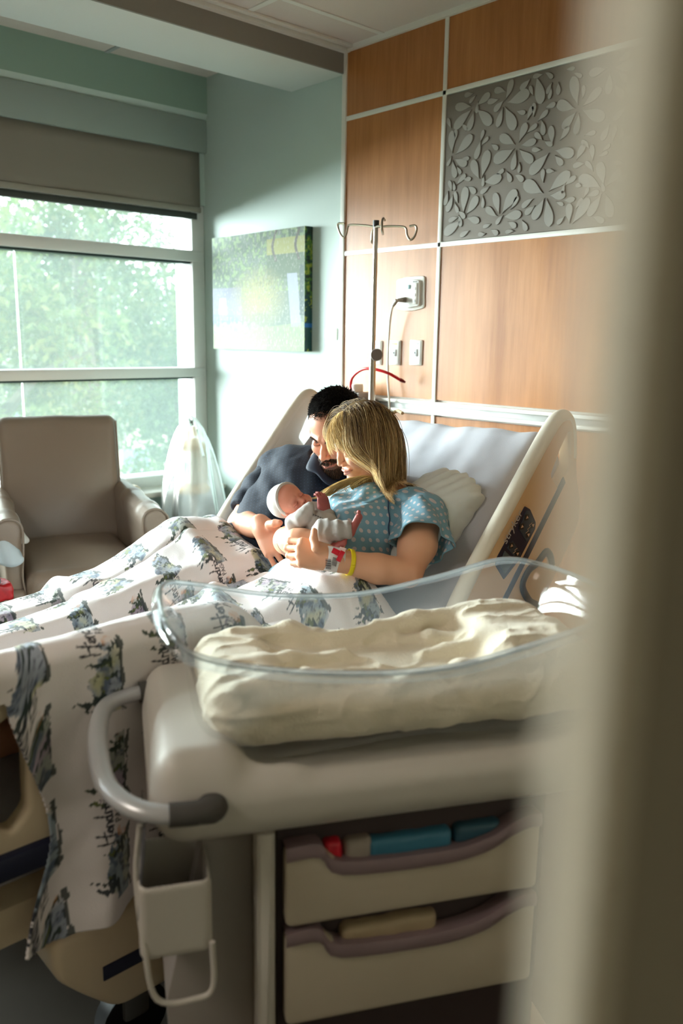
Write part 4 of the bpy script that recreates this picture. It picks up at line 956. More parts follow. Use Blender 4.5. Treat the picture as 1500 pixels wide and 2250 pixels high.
# call station with curved face, plug and cord
p = WYp(905, 646, 0); cs = empty('call_station', (p[0], 0, p[2]), 'ivory call station on the wood wall with a beige cord plugged in', 'wall station')
sp = rpoly([(-.075, -.058), (-.078, .058), (-.03, .066), (.03, .068), (.075, .066), (.078, -.056), (.02, -.066), (-.03, -.066)], .012, 4)
MB().prism(sp, (p[0], .0, p[2]), (1, 0, 0), (0, 0, 1), (0, -1, 0), .012, .004).build('back_plate', mat('plate_ivory', (222, 220, 212), .4), cs)
MB().prism(rpoly([(-.062, -.050), (-.066, .050), (.0, .056), (.058, .050), (.060, -.048), (0, -.056)], .012, 4), (p[0], -.011, p[2]), (1, 0, 0), (0, 0, 1), (0, -1, 0), .012, .005).build('raised_face', mat('plate_white', (240, 240, 238), .3), cs)
MB().box((p[0] - .005, -.026, p[2] + .018), (p[0] + .012, -.022, p[2] + .034), .002).build('call_button', mat('btn_teal', (110, 140, 140), .4), cs)
MB().box((p[0] + .028, -.027, p[2] - .042), (p[0] + .050, -.022, p[2] + .040), .004).build('jack_strip', mat('plate_ivory', (222, 220, 212), .4), cs)
for i in range(3): MB().lathe([(.006, 0), (.005, .002), (0, .002)], (p[0] + .039, -.027, p[2] - .03 + .024 * i), (0, -1, 0), 12).build('jack', mat('socket_grey', (186, 188, 188), .4), cs)
for i in range(3): MB().box((p[0] + .026 + .008 * i, -.0245, p[2] + .043), (p[0] + .030 + .008 * i, -.022, p[2] + .047)).build('mark', M_blk, cs)
cd = cs
q0 = WYp(884, 659, -.03); pts = [q0, WYp(872, 660, -.06), WYp(863, 672, -.06), WYp(857, 700, -.05), WYp(853, 760, -.04), WYp(852, 830, -.04), WYp(856, 905, -.05), WYp(858, 1010, -.06)]
MB().tube(spline(pts, 6), .0045, 8).build('cable', mat('cord_beige', (214, 208, 196), .5), cd)
MB().tube([q0 + np.array([.012, .008, 0]), q0, pts[1]], [.012, .011, .007], 12).build('plug', mat('plug_taupe', (150, 142, 130), .5), cd)
MB().tube([pts[1], (pts[1] + pts[2]) / 2, pts[2]], [.008, .008, .006], 10).build('strain_relief', mat('plug_taupe', (150, 142, 130), .5), cd)
# red hose
hs = empty('suction_hose', WYp(775, 850, -.05), 'red hose looping up from the grey box behind the man', 'hose')
hh = [WYp(771, 858, -.10), WYp(770, 845, -.10), WYp(775, 828, -.11), WYp(793, 813, -.12), WYp(815, 810, -.12), WYp(850, 819, -.10), WYp(878, 834, -.06)]
MB().tube(spline(hh, 7), .006, 10).build('tube', mat('hose_red', (206, 20, 30), .35), hs)
MB().tube([hh[-1], WYp(884, 837, -.05), WYp(890, 840, -.045)], [.0075, .007, .004], 10).build('connector', mat('hose_dark', (120, 26, 30), .4), hs)
a = WYp(783, 868, -.08); gb = empty('regulator_box', a, 'grey box on the wall rail behind the man, red hose on top', 'regulator')
MB().box((a[0] - .045, -.10, a[2] - .07), (a[0] + .035, -.02, a[2] + .012), .006).build('housing', mat('box_grey', (158, 152, 148), .5), gb)
MB().box((a[0] - .03, -.09, a[2] + .010), (a[0] - .0, -.04, a[2] + .045), .003).build('clear_top', M_trim, gb)
MB().box((a[0] + .04, -.08, a[2] - .045), (a[0] + .085, -.03, a[2] - .015), .006).build('clamp', mat('clamp_dark', (90, 92, 92), .5), gb)

# ================================================================ drip pole on the bed head
M_steel = mat('brushed_steel', (190, 186, 178), .22, metal=1)
M_hook = mat('hook_steel', (150, 138, 120), .32, metal=.9)
yI = -.30
iv = empty('iv_pole', WYp(818, 900, yI), 'steel drip pole with four hooks standing behind the bed head', 'drip pole')
T = WYp(826, 486, yI); Bm = WYp(816, 900, yI)
J = T + (Bm - T) * .70
MB().tube([T, J], .0085, 20).build('inner_pole', M_steel, iv); MB().tube([J, J + (Bm - T) * .9], .0125, 20).build('outer_pole', M_steel, iv)
MB().tube([T + (T - Bm) * .004, T + (Bm - T) * .03], .0115, 16).build('pole_cap', mat('cap_dark', (60, 60, 60), .4, metal=.5), iv)
kn = J + CR * .016 + np.array([0, -.02, .0]); 
kb = MB(); kd = unit(CP - kn); 
nprof = [(.0, .0), (.021, .0), (.023, .004), (.021, .010), (.0, .011)]
kb.lathe(nprof, kn + CR * .012, kd, 24); kb.build('clamp_knob', mat('knob_grey', (128, 118, 112), .5), iv)
HK = lambda px, py, y=yI: WYp(px, py, y)
def hook(pts, nm='hook'): MB().tube(spline(pts, 6), .0038, 8).build(nm, M_hook, iv)
c0 = HK(826, 499)
hook([c0, HK(800, 495), HK(770, 494), HK(764, 499), HK(761, 512), HK(756, 522), HK(748, 515), HK(742, 498), HK(744, 491), HK(757, 491)])
hook([c0, HK(856, 497), HK(884, 498), HK(892, 503), HK(894, 516), HK(901, 527), HK(910, 520), HK(915, 505), HK(912, 496), HK(900, 497)])
hook([c0, HK(831, 497, -.36), HK(838, 499, -.44), HK(841, 514, -.45), HK(839, 505, -.50), HK(839, 488, -.50), HK(842, 480, -.48), HK(845, 484, -.46)])
hook([c0, HK(824, 500, -.24), HK(820, 503, -.16), HK(817, 512, -.14), HK(816, 530, -.13), HK(819, 533, -.11), HK(819, 515, -.10)])
MB().tube(spline([WYp(858, 912, -.38), WYp(872, 903, -.36), WYp(884, 908, -.38)], 5), .006, 8).build('clip', mat('clip_tan', (190, 168, 130), .5), cd)

# ================================================================ door frame close to the camera, at the right

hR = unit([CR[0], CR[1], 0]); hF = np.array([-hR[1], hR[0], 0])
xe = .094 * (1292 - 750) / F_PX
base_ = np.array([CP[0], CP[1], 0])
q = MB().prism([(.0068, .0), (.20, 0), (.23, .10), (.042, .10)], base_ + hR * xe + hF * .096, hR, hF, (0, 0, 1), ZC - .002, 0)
structure(q.build('trim_door_frame', mat('door_frame_shaded', (134, 126, 108), .5), angle=60))  # darker copy of the frame colour for its shaded side

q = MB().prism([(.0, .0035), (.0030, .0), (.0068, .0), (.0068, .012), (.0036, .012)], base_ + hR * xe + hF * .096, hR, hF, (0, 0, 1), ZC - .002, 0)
structure(q.build('trim_door_lit_edge', mat('door_edge_lit', (244, 238, 220), .4)))  # paler copy of the frame colour for the edge that catches light
# ================================================================ people
def PZ(px, py, z): return W(px, py, z)
def ortho(F, U):
    F = unit(F); U = unit(np.array(U) - F * (np.array(U) @ F)); return np.cross(U, F) * -1 * -1, F, U     # subject's left, forward, up
def vimg(r, u, t): return CR * r + CU * u - CF * t          # view directions: right, up, toward the camera
class Head:
    def __init__(s, c, F, U, k=1.0):
        s.c = np.array(c, float); s.L, s.F, s.U = ortho(F, U); s.k = k; s.R = np.array([s.L, s.F, s.U])
    def __call__(s, x, y, z): return s.c + s.k * (s.L * x + s.F * y + s.U * z)
    def loc(s, V): return (np.asarray(V) - s.c) @ s.R.T / s.k
def add_head(S, H, male=False, smile=0., baby=False):
    k = H.k; R = H.R
    def e(c, r, kk=.01, sub=False): S.ell(H(*c), np.array(r) * k, R, kk * k, sub)
    def c(a, b, ra, rb, kk=.01, sub=False): S.cap(H(*a), H(*b), ra * k, rb * k, kk * k, sub)
    def ch(pts, rs, kk=.01, sub=False):
        S.chain([H(*p) for p in pts], [q * k for q in (rs if hasattr(rs, '__len__') else [rs] * len(pts))], kk * k, sub)
    if baby:
        e((0, -.020, .040), (.084, .100, .086)); e((0, .030, .035), (.068, .052, .056), .03); e((0, .022, -.040), (.060, .052, .052), .03)
        for s in (-1, 1): e((s * .038, .046, -.050), (.027, .026, .028), .02); c((s * .012, .078, .010), (s * .044, .062, .008), .007, .006, .014)
        e((0, .056, -.080), (.018, .016, .015), .014)
    else:
        e((0, -.012, .038), (.074, .092, .083)); e((0, .032, .045), (.060, .052, .052), .03); e((0, .026, -.030), (.056, .056, .066), .03)
        jw = .050 if male else .045
        for s in (-1, 1):
            ch([(s * .060, -.012, -.030), (s * jw, .010, -.078), (s * .024, .062, -.106)], [.016, .015, .015], .022)
            e((s * .037, .060, -.030 + .004 * smile), (.021 + .003 * smile, .018 + .007 * smile, .020 + .003 * smile), .018)
            c((s * .010, .0865 + .003 * male, .017), (s * .044, .069, .018), .0075 + .0025 * male, .006, .012)
        e((0, .074, -.104), (.022 + .004 * male, .018, .016), .018)
    e((0, .064, -.070), (.030, .026, .026), .015)
    ey = -.002 if not baby else -.012
    ed = .0 if not baby else -.006
    for s in (-1, 1):
        e((s * .032, .094 + ed, ey), (.0165, .013, .0105), .012, True)
        e((s * .032, .0735 + ed, ey - .002), (.0145, .0125, .0120), .004)
        ch([(s * .0165, .0840 + ed, ey - .005), (s * .025, .0880 + ed, ey - .0075 + .002 * smile), (s * .034, .0872 + ed, ey - .0075 + .002 * smile), (s * .047, .0770 + ed, ey - .004)], .0011, .0015, True)
        ch([(s * .018, .0830 + ed, ey + .007), (s * .032, .0870 + ed, ey + .0105), (s * .047, .0765 + ed, ey + .006)], .0012, .003, True)
    nk = .78 if baby else 1
    if baby:
        ch([(0, .072, -.004), (0, .082, -.026), (0, .0875, -.036)], [.006, .008, .0105], .010)
        for s in (-1, 1): e((s * .012, .076, -.039), (.009, .009, .0075), .005); e((s * .0055, .084, -.0475), (.0035, .004, .003), .002, True)
    else:
        ch([(0, .0845, .008), (0, .0925 + .004 * male, -.018), (0, .0985 + .007 * male, -.0365 - .001 * male)], [.0060 + .001 * male, .0068 + .0004 * male, .0088 + .0006 * male], .011)
        for s in (-1, 1): e((s * .0118, .0900 + .003 * male, -.041), (.0078, .0100, .0074), .006); e((s * .0060, .0950 + .004 * male, -.0482), (.0035, .0048, .0034), .002, True)
    zc = -.0685; w = .024 + .008 * smile; zr = .0095 * smile; lf = 1 - .30 * smile
    if baby: w = .016; zc = -.066; 
    yo = -.016 if baby else 0
    ch([(-w, .080 + yo, zc + zr), (-.009, .0925 + yo, zc + .0048), (0, .0925 + yo, zc + .0035), (.009, .0925 + yo, zc + .0048), (w, .080 + yo, zc + zr)], [.002, .0052 * lf, .0048 * lf, .0052 * lf, .002], .004)
    ch([(-w * .85, .081 + yo, zc - .003 + zr * .7), (0, .0915 + yo, zc - .0075), (w * .85, .081 + yo, zc - .003 + zr * .7)], [.0025, .0066 * lf, .0025], .004)
    ch([(-w * 1.08, .079 + yo, zc + zr * 1.15), (-.010, .0965 + yo, zc - .0005), (.010, .0965 + yo, zc - .0005), (w * 1.08, .079 + yo, zc + zr * 1.15)], .0012, .002, True)
    if smile:
        for s in (-1, 1): ch([(s * .017, .090, -.040), (s * .030, .080, -.055), (s * .034, .072, -.068)], .0022, .007, True)
    for s in (-1, 1):
        ear = 0 if baby else 1
        e((s * (.0775 + .006 * male), -.004, -.006), (.0095, .0185, .031), .006); e((s * (.086 + .006 * male), .002, -.004), (.006, .009, .018), .004, True)
def face_colors(H, V, skin, male=False, baby=False, lip=(178, 96, 90)):
    k = H.k; R = H.R; B = lambda c, r, col, s: (H(*c), np.array(r) * k, R, col, s)
    zc = -.0685 if not baby else -.066; yo = -.016 if baby else 0
    bl = [B((0, .1, -.04), (.018, .02, .014), (214, 140, 118) if not baby else (212, 120, 106), .45)]
    for s in (-1, 1): bl += [B((s * .042, .065, -.035), (.024, .03, .02), (222, 138, 116) if not baby else (206, 96, 88), .45), B((s * .08, 0, -.005), (.014, .02, .03), (222, 140, 118), .35)]
    c = soft_paint(V, skin, bl); q = H.loc(V)
    def over(m, col, st=1): 
        nonlocal c; m = (np.clip(m, 0, 1) * st)[:, None]; c = c * (1 - m) + np.array(srgb(*col)) * m
    w = .026 if not baby else .018
    over((1.15 - np.hypot(q[:, 0] / w, (q[:, 2] - zc + .0015 - .25 * np.abs(q[:, 0]) * (0 if male or baby else 1)) / .0105)) * 6 * (q[:, 1] > .07 + yo), lip, .85)
    over((1 - np.abs(q[:, 2] - zc - .0003 - 6 * q[:, 0] ** 2 * (0 if male or baby else 1)) / .0016) * 2 * (np.abs(q[:, 0]) < w * 1.05) * (q[:, 1] > .06 + yo), (96, 40, 36), .8)
    ey = -.002 if not baby else -.012
    for s in (-1, 1):
        xx = (q[:, 0] * s - .032) / .0165
        over((1 - np.abs(q[:, 2] - (ey - .007) - .0035 * xx ** 2) / .0019) * 2.5 * (np.abs(xx) < 1.02) * (q[:, 1] > .05), (40, 26, 22) if not baby else (140, 66, 58), .9)
        if not baby: over((1 - np.abs(q[:, 2] - (.0165 - .0028 * xx ** 2)) / (.0036 + .001 * male)) * 2 * (np.abs(xx) < 1.35) * (q[:, 1] > .05), (110, 74, 58) if male else (150, 112, 78), .6)
        over((1.2 - np.hypot((q[:, 0] - s * .0062) / .004, (q[:, 2] + .0488) / .0034)) * 3 * (q[:, 1] > .09 - (.02 if baby else 0)), (110, 50, 42), .8)
        over((1.2 - np.hypot((q[:, 0] - s * .032) / .018, (q[:, 2] - ey - .003) / .011)) * 1.2 * (q[:, 1] > .05), (190, 118, 100) if not baby else (186, 92, 84), .35)
    return c
FING = [(.0290, .086, (.043, .026, .020), .0084), (.0097, .090, (.047, .030, .021), .0086), (-.0097, .086, (.043, .028, .020), .0082), (-.0285, .079, (.034, .021, .018), .0074)]
def add_hand(S, wrist, d, n, t, s=1.0, curls=((20, 40, 25),) * 4, spread=0.0, thumb=None, wr=.026):
    wrist = np.array(wrist, float); d = unit(d); n = unit(np.array(n) - d * (np.array(n) @ d)); t = unit(np.array(t) - d * (np.array(t) @ d) - n * (np.array(t) @ n))
    K_ = lambda a, b, c: wrist + s * (d * a + t * b + n * c)
    for i, (off, pl, seg, r) in enumerate(FING):
        S.fcap(K_(.006, off * .55, 0), K_(pl * .96, off, 0), .0165 * s, .0125 * s, n, .95, .010 * s)
    S.ell(K_(.045, 0, -.004), np.array((.045, .036, .014)) * s, np.array([d, t, n]), .012)
    S.cap(K_(-.02, 0, 0), K_(.01, 0, 0), wr, .024 * s, .015)
    S.ell(K_(.032, .024, -.012), np.array((.030, .014, .014)) * s, np.array([unit(d + t * .4), t, n]), .012)
    for i, (off, pl, seg, r) in enumerate(FING):
        p = K_(pl, off, 0); a = 0; dd = unit(d + t * spread * (1.5 - i) * .5)
        for j in range(3):
            a += math.radians(curls[i][j]); v = dd * math.cos(a) - n * math.sin(a); q = p + v * seg[j] * s
            S.cap(p, q, r * s * (1.02, .96, .88)[j], r * s * (.95, .88, .78)[j], .0022)
            S.ell(p + n * .0005, np.array([1, 1, 1]) * r * s * 1.04, None, .003); p = q
    if thumb is not None:
        p = K_(.014, .020, -.006); rr = (.0135, .0118, .0108, .0088)
        for j, q in enumerate(thumb):
            S.cap(p, q, rr[j] * s, rr[j + 1] * s, .004 if j else .010); p = np.array(q)
def onsurf(S, px, py, z0=1.6, off=0.0, depth_guess=2.3):
    """first point of a modelled surface met by the line of sight through a pixel"""
    v = W(px, py, 1) - CP; v /= np.linalg.norm(v); t = z0
    for _ in range(120):
        d = float(S.ev((CP + v * t)[None], .3)[0])
        if d < .0006: break
        t += max(d * .8, .0006)
        if t > 3.2:
            print('MISS', px, py); t = depth_guess; break
    return CP + v * (t - off)
def strands(name, roots, dirs, length, m, parent, cols, rad=.0008, steps=10, grav=.25, collide=None, curl=.0, jitter=.12, seed=1, taper=.25, coltip=None, drag=None, gdir=(0, 0, -1), clump=0):
    rs = np.random.RandomState(seed); n = len(roots); P = np.array(roots, float); D = np.array(dirs, float) + rs.randn(n, 3) * jitter; D /= np.linalg.norm(D, axis=1)[:, None]
    length = np.broadcast_to(length, (n,)) * rs.uniform(.82, 1.08, n); st = length / steps; pts = [P.copy()]
    ph = rs.rand(n) * 6.28; g = np.array(gdir, float)
    for i in range(steps):
        D = D * (1 - grav) + g * grav + (rs.randn(n, 3) * curl)
        if drag is not None: D = D + drag(P, i / steps)
        D /= np.linalg.norm(D, axis=1)[:, None]; Q = P + D * st[:, None]
        if collide is not None:
            Q2 = collide(Q, i / steps); D = Q2 - P; D /= np.linalg.norm(D, axis=1)[:, None] + 1e-9; Q = P + D * st[:, None]; Q = collide(Q, i / steps)
        P = Q; pts.append(P.copy())
    A = np.array(pts)                                  # steps+1, n, 3
    T = np.gradient(A, axis=0); T /= np.linalg.norm(T, axis=2)[..., None] + 1e-9
    u = np.cross(T, np.array([.3, .5, .8])); u /= np.linalg.norm(u, axis=2)[..., None] + 1e-9; w = np.cross(T, u); k = 3
    rr = rad * rs.uniform(.7, 1.3, n)[None, :] * (1 - (1 - taper) * np.linspace(0, 1, steps + 1) ** 2)[:, None]
    ring = np.stack([A + rr[..., None] * (u * math.cos(a) + w * math.sin(a)) for a in (0, 2.094, 4.189)], 2)   # steps+1,n,3,3
    V = ring.reshape(-1, 3); idx = np.arange((steps + 1) * n * k).reshape(steps + 1, n, k); F = []
    for j in range(k): F.append(np.stack([idx[:-1, :, j], idx[:-1, :, (j + 1) % k], idx[1:, :, (j + 1) % k], idx[1:, :, j]], -1).reshape(-1, 4))
    ci = rs.randint(0, 997, n)
    if clump:
        cell = np.floor(np.array(roots) * clump).astype(int); hsh = (cell[:, 0] * 73856093 ^ cell[:, 1] * 19349663 ^ cell[:, 2] * 83492791) % 997; ci = np.where(rs.rand(n) < .72, hsh, ci)
    C0 = np.array([srgb(*c) for c in cols])[ci % len(cols)] * rs.uniform(.8, 1.15, (n, 1))
    if coltip is not None:
        C1 = np.array([srgb(*c) for c in coltip])[(ci // 7) % len(coltip)] * rs.uniform(.85, 1.15, (n, 1)); tt = np.clip(np.linspace(-.15, 1.6, steps + 1), 0, 1)[:, None, None]; C = C0[None] * (1 - tt) + C1[None] * tt
    else: C = np.repeat(C0[None], steps + 1, 0)
    C = np.repeat(C[:, :, None], k, 2).reshape(-1, 3)
    return np_mesh(name, V, np.concatenate(F), m, parent, C)
def on_ellipsoid(H, n, seed, c=(0, -.012, .038), r=(.074, .092, .083), cond=None, grow=1.0):
    rs = np.random.RandomState(seed); u = rs.randn(n * 6, 3); u /= np.linalg.norm(u, axis=1)[:, None]; q = np.array(c) + u * np.array(r) * grow
    if cond is not None: keep = cond(q, u); q, u = q[keep], u[keep]
    q, u = q[:n], u[:n]; nn = u / np.array(r); nn /= np.linalg.norm(nn, axis=1)[:, None]
    return np.array([H(*p) for p in q]), nn @ H.R, q
def ell_push(H, c=(0, -.012, .038), r=(.074, .092, .083), grow=1.03):
    def f(P, t=0):
        q = H.loc(P) - np.array(c); rr = np.array(r) * (grow + .0 * t); l = np.linalg.norm(q / rr, axis=1); s = np.where(l < 1, 1 / np.maximum(l, 1e-6), 1)
        return H.c + H.k * ((q * s[:, None] + np.array(c)) @ H.R)
    return f
M_skin = mat('skin', (222, 170, 142), .48, attr='Col', sss=.12, bump=.03, bscale=700)
M_hair = mat('hair', (60, 50, 40), .55, attr='Col', spec=.25)
def fabric_noise(sc, amp, seed=0): return lambda P: amp * fnoise(P, sc, seed)

# ---------------------------------------------------------------- woman
wHd = Head(PZ(797, 969, 2.39), vimg(-.86, -.43, .27), vimg(-.33, .84, .42), .885)
nkW = PZ(850, 1085, 2.42); LshW, RshW = PZ(930, 1128, 2.29), PZ(757, 1130, 2.50)
LeW, LwW = PZ(896, 1258, 2.16), PZ(727, 1228, 2.105)
ReW, RwW = PZ(632, 1188, 2.31), PZ(664, 1186, 2.20)
hipW = np.array([2.17, -1.18, .74]); chW = (nkW * .55 + hipW * .45)
tw = unit(nkW - hipW); lw_ = unit(LshW - RshW); fw = unit(np.cross(tw, lw_)); fw = fw if fw[1] < 0 else -fw
def torsoW(S, g=0):
    c = lambda t: nkW * t + hipW * (1 - t)
    Rt = np.array([lw_, fw, tw])
    S.ell(c(.72) - tw * .01 , (.150 + g, .098 + g, .15 + g), Rt, .03); S.ell(c(.45), (.135 + g, .10 + g, .16 + g), Rt, .04); S.ell(c(.1), (.150 + g, .105 + g, .12 + g), Rt, .04)
    S.cap(RshW, LshW, .045 + g, .045 + g, .05)
    for s in (-1, 1): S.ell(c(.60) + lw_ * s * .072 + fw * .072, np.array((.060, .055, .058)) + g, Rt, .03)
wb = Sdf(); add_head(wb, wHd, smile=1.0)
wb.chain([wHd(0, -.025, -.03), wHd(0, -.035, -.085) * .5 + nkW * .5, nkW - tw * .02], [.050, .047, .055], .025)
torsoW(wb, -.008); wb.cap(nkW + lw_ * .02, LshW, .035, .040, .03); wb.cap(nkW - lw_ * .02, RshW, .035, .040, .03)
wb.chain([LshW, LshW * .45 + LeW * .55 + CR * .006, LeW], [.050, .049, .037], .02)
wb.chain([LeW, LeW * .6 + LwW * .4 - np.array([0, 0, .004]), LwW], [.037, .038, .0255], .012)
wb.chain([RshW, RshW * .5 + ReW * .5, ReW], [.046, .044, .038], .02); wb.chain([ReW, ReW * .5 + RwW * .5, RwW], [.038, .038, .030], .012)
for sx, ox in ((1, .09), (-1, -.08)):
    wb.chain([hipW + np.array([ox, -.02, -.03]), hipW + np.array([ox * 1.1, -.42, -.05]), hipW + np.array([ox, -.82, -.05])], [.08, .055, .036], .03); wb.cap(hipW + np.array([ox, -.82, -.05]), hipW + np.array([ox, -.86, .03]), .03, .02, .02)
# her left hand, back to the camera, thumb up, fingers closing round the other forearm
add_hand(wb, LwW, vimg(-.96, .22, .12), vimg(-.1, .25, .95), vimg(.15, .97, -.2), .94, curls=((46, 62, 30), (52, 62, 30), (56, 62, 30), (60, 60, 30)), spread=.03,
         thumb=[PZ(694, 1204, 2.07), PZ(689, 1184, 2.08), PZ(690, 1167, 2.095)], wr=.026)
add_hand(wb, RwW, vimg(.93, .1, .3), vimg(.1, .80, .6), vimg(-.1, .4, -.9), .88, curls=((60, 70, 40), (62, 72, 40), (64, 72, 40), (66, 70, 40)), thumb=[PZ(684, 1176, 2.23), PZ(696, 1176, 2.24), PZ(704, 1184, 2.24)], wr=.030)
woman = empty('person', hipW, 'woman with long blonde hair in a blue polka dot gown, smiling down at the baby', 'person')
V, Fq = wb.mesh(.0024)
cW = face_colors(wHd, V, (226, 172, 140), lip=(198, 126, 112))
kn = soft_paint(V, (226, 172, 140), [(LeW, .06, None, (214, 146, 112), .5), (RwW + CR * .06, .03, None, (216, 140, 116), .5)])
far = (np.linalg.norm(V - wHd.c, axis=1) > .16)[:, None]; cW = np.where(far, kn, cW)
np_mesh('body', V, Fq, M_skin, woman, cW)

# gown with dots (u,v cloth coordinates drive a procedural dot pattern)
def dot_mat(name, ground, dot, pitch, rad, rough=.8, sheen=.15):
    m = bpy.data.materials.new(name); m.use_nodes = True; N = m.node_tree.nodes; L = m.node_tree.links; b = N['Principled BSDF']; b.inputs['Roughness'].default_value = rough; b.inputs['Sheen Weight'].default_value = sheen
    at = N.new('ShaderNodeAttribute'); at.attribute_name = 'Col'; prev = None
    for off in (0, .5):
        ad = N.new('ShaderNodeVectorMath'); ad.operation = 'MULTIPLY_ADD'; ad.inputs[1].default_value = (1 / pitch, 1 / (pitch * 1.0), 0); ad.inputs[2].default_value = (off + 50, off + 50, 0); L.new(at.outputs['Vector'], ad.inputs[0])
        fr_ = N.new('ShaderNodeVectorMath'); fr_.operation = 'FRACTION'; L.new(ad.outputs[0], fr_.inputs[0])
        sb = N.new('ShaderNodeVectorMath'); sb.operation = 'SUBTRACT'; sb.inputs[1].default_value = (.5, .5, 0); L.new(fr_.outputs[0], sb.inputs[0])
        ln = N.new('ShaderNodeVectorMath'); ln.operation = 'LENGTH'; L.new(sb.outputs[0], ln.inputs[0]); out = ln.outputs['Value']
        if prev is not None: mn = N.new('ShaderNodeMath'); mn.operation = 'MINIMUM'; L.new(prev, mn.inputs[0]); L.new(out, mn.inputs[1]); out = mn.outputs[0]
        prev = out
    mr = N.new('ShaderNodeMapRange'); mr.inputs[1].default_value = rad / pitch * .92; mr.inputs[2].default_value = rad / pitch * 1.08; mr.inputs[3].default_value = 1; mr.inputs[4].default_value = 0; L.new(prev, mr.inputs[0])
    mx = N.new('ShaderNodeMix'); mx.data_type = 'RGBA'; mx.inputs[6].default_value = srgb(*ground) + (1,); mx.inputs[7].default_value = srgb(*dot) + (1,); L.new(mr.outputs[0], mx.inputs[0]); L.new(mx.outputs[2], b.inputs['Base Color']); return m
M_gown = dot_mat('gown_dots', (116, 158, 178), (196, 188, 190), .030, .0050)
def cloth_uv(V, o, axis, ref):
    a = unit(axis); r = unit(np.array(ref) - a * (np.array(ref) @ a)); w = np.cross(a, r); q = V - o
    ang = np.arctan2(q @ w, q @ r); return np.stack([ang * .125, q @ a, 0 * ang], 1)
gw = Sdf(); torsoW(gw, .012)
gw.cap(nkW + lw_ * .03 - tw * .02, LshW, .046, .060, .03); gw.cap(nkW - lw_ * .03 - tw * .02, RshW, .046, .055, .03)
gw.ell(nkW + tw * .045 + fw * .02, (.088, .085, .066), np.array([lw_, fw, tw]), .008, True)
def gown_disp(P):
    a = (P - hipW) @ tw; l = (P - hipW) @ lw_
    f = .006 * np.sin(a * 48 + l * 30 + 3.5 * vnoise(P, 8, 1)) + .004 * np.sin(l * 75 - a * 25 + 3 * vnoise(P, 10, 2)) + .003 * fnoise(P, 26, 3)
    return f * .8 + .005
gw.plane((0, -1.15, 0), (0, -1, 0), .01); gw.disp = gown_disp
V, Fq = gw.mesh(.0034); gown = np_mesh('gown', V, Fq, M_gown, woman, cloth_uv(V, hipW, tw, -fw))
# flutter sleeve: loft from the shoulder to a flared hem around the upper arm
def sleeve(name, A, B, r0, r1, m, parent, folds=6, amp=.012, ref=None, n=72, steps=26, cover=.02, seed=0, flat=.92, uvs=.125, droop=0, th=.003, sq=0):
    A = np.array(A); B = np.array(B); a = unit(B - A); ref = unit(np.array(ref) - a * (np.array(ref) @ a)); w = np.cross(a, ref); G = []; UV = []
    for i in range(steps + 1):
        t = i / steps; row = []
        rr = r0 + (r1 - r0) * t ** 1.2
        for k in range(n + 1):
            an = 2 * math.pi * k / n; f = amp * t ** 1.5 * math.sin(an * folds + seed + 1.2 * math.sin(an * 2)) + .3 * amp * math.sin(an * folds * 1.7 + t * 6 + seed)
            r_ = rr + f; p = A + (B - A) * t + ref * math.cos(an) * r_ + w * math.sin(an) * r_ * flat; p = p + a * (amp * .8 * t * math.cos(an * folds * .5 + seed)) + np.array([0, 0, -droop * t * t * max(0, math.cos(an + sq))])
            row.append(p); UV.append((an * uvs * .6, t * np.linalg.norm(B - A), 0))
        G.append(row)
    # closed cap over the shoulder
    V = np.array(G).reshape(-1, 3); wdt = n + 1; ids = np.arange((steps + 1) * wdt).reshape(steps + 1, wdt)
    Q = np.stack([ids[:-1, :-1], ids[:-1, 1:], ids[1:, 1:], ids[1:, :-1]], -1).reshape(-1, 4)
    o = np_mesh(name, V, Q, m, parent, np.array(UV)); md = o.modifiers.new('th', 'SOLIDIFY'); md.thickness = th; md.offset = 0; return o
hemL = LshW * .36 + LeW * .64
sleeve('sleeve', LshW - (hemL - LshW) * .05 - lw_ * .0 + np.array([0, 0, .004]), hemL + CR * .018 + np.array([0, 0, .018]),   .061, .076, M_gown, woman, folds=4, amp=.011, ref=CR, droop=.0, seed=1.2)
hemR = RshW * .55 + ReW * .45
sleeve('sleeve', RshW, hemR, .056, .068, M_gown, woman, folds=4, amp=.010, ref=CR, seed=2)
# seam and neckline binding lie on the cloth
M_seam = mat('gown_seam', (44, 62, 96), .7); M_bind = mat('gown_binding', (124, 166, 184), .7)
sp_ = [onsurf(gw, x, y, off=.002) for x, y in [(850, 1088), (853, 1102), (853, 1120), (856, 1140), (853, 1160), (857, 1185), (858, 1205)]]
MB().tube(spline(sp_, 4), .0016, 6).build('front_seam', M_seam, gown)
nl = [onsurf(gw, x, y, off=.001) for x, y in [(795, 1104), (806, 1104), (822, 1098), (838, 1091), (856, 1085), (878, 1078), (898, 1072)]]
MB().tube(spline(nl, 4), .0032, 8).build('neck_binding', M_bind, gown)
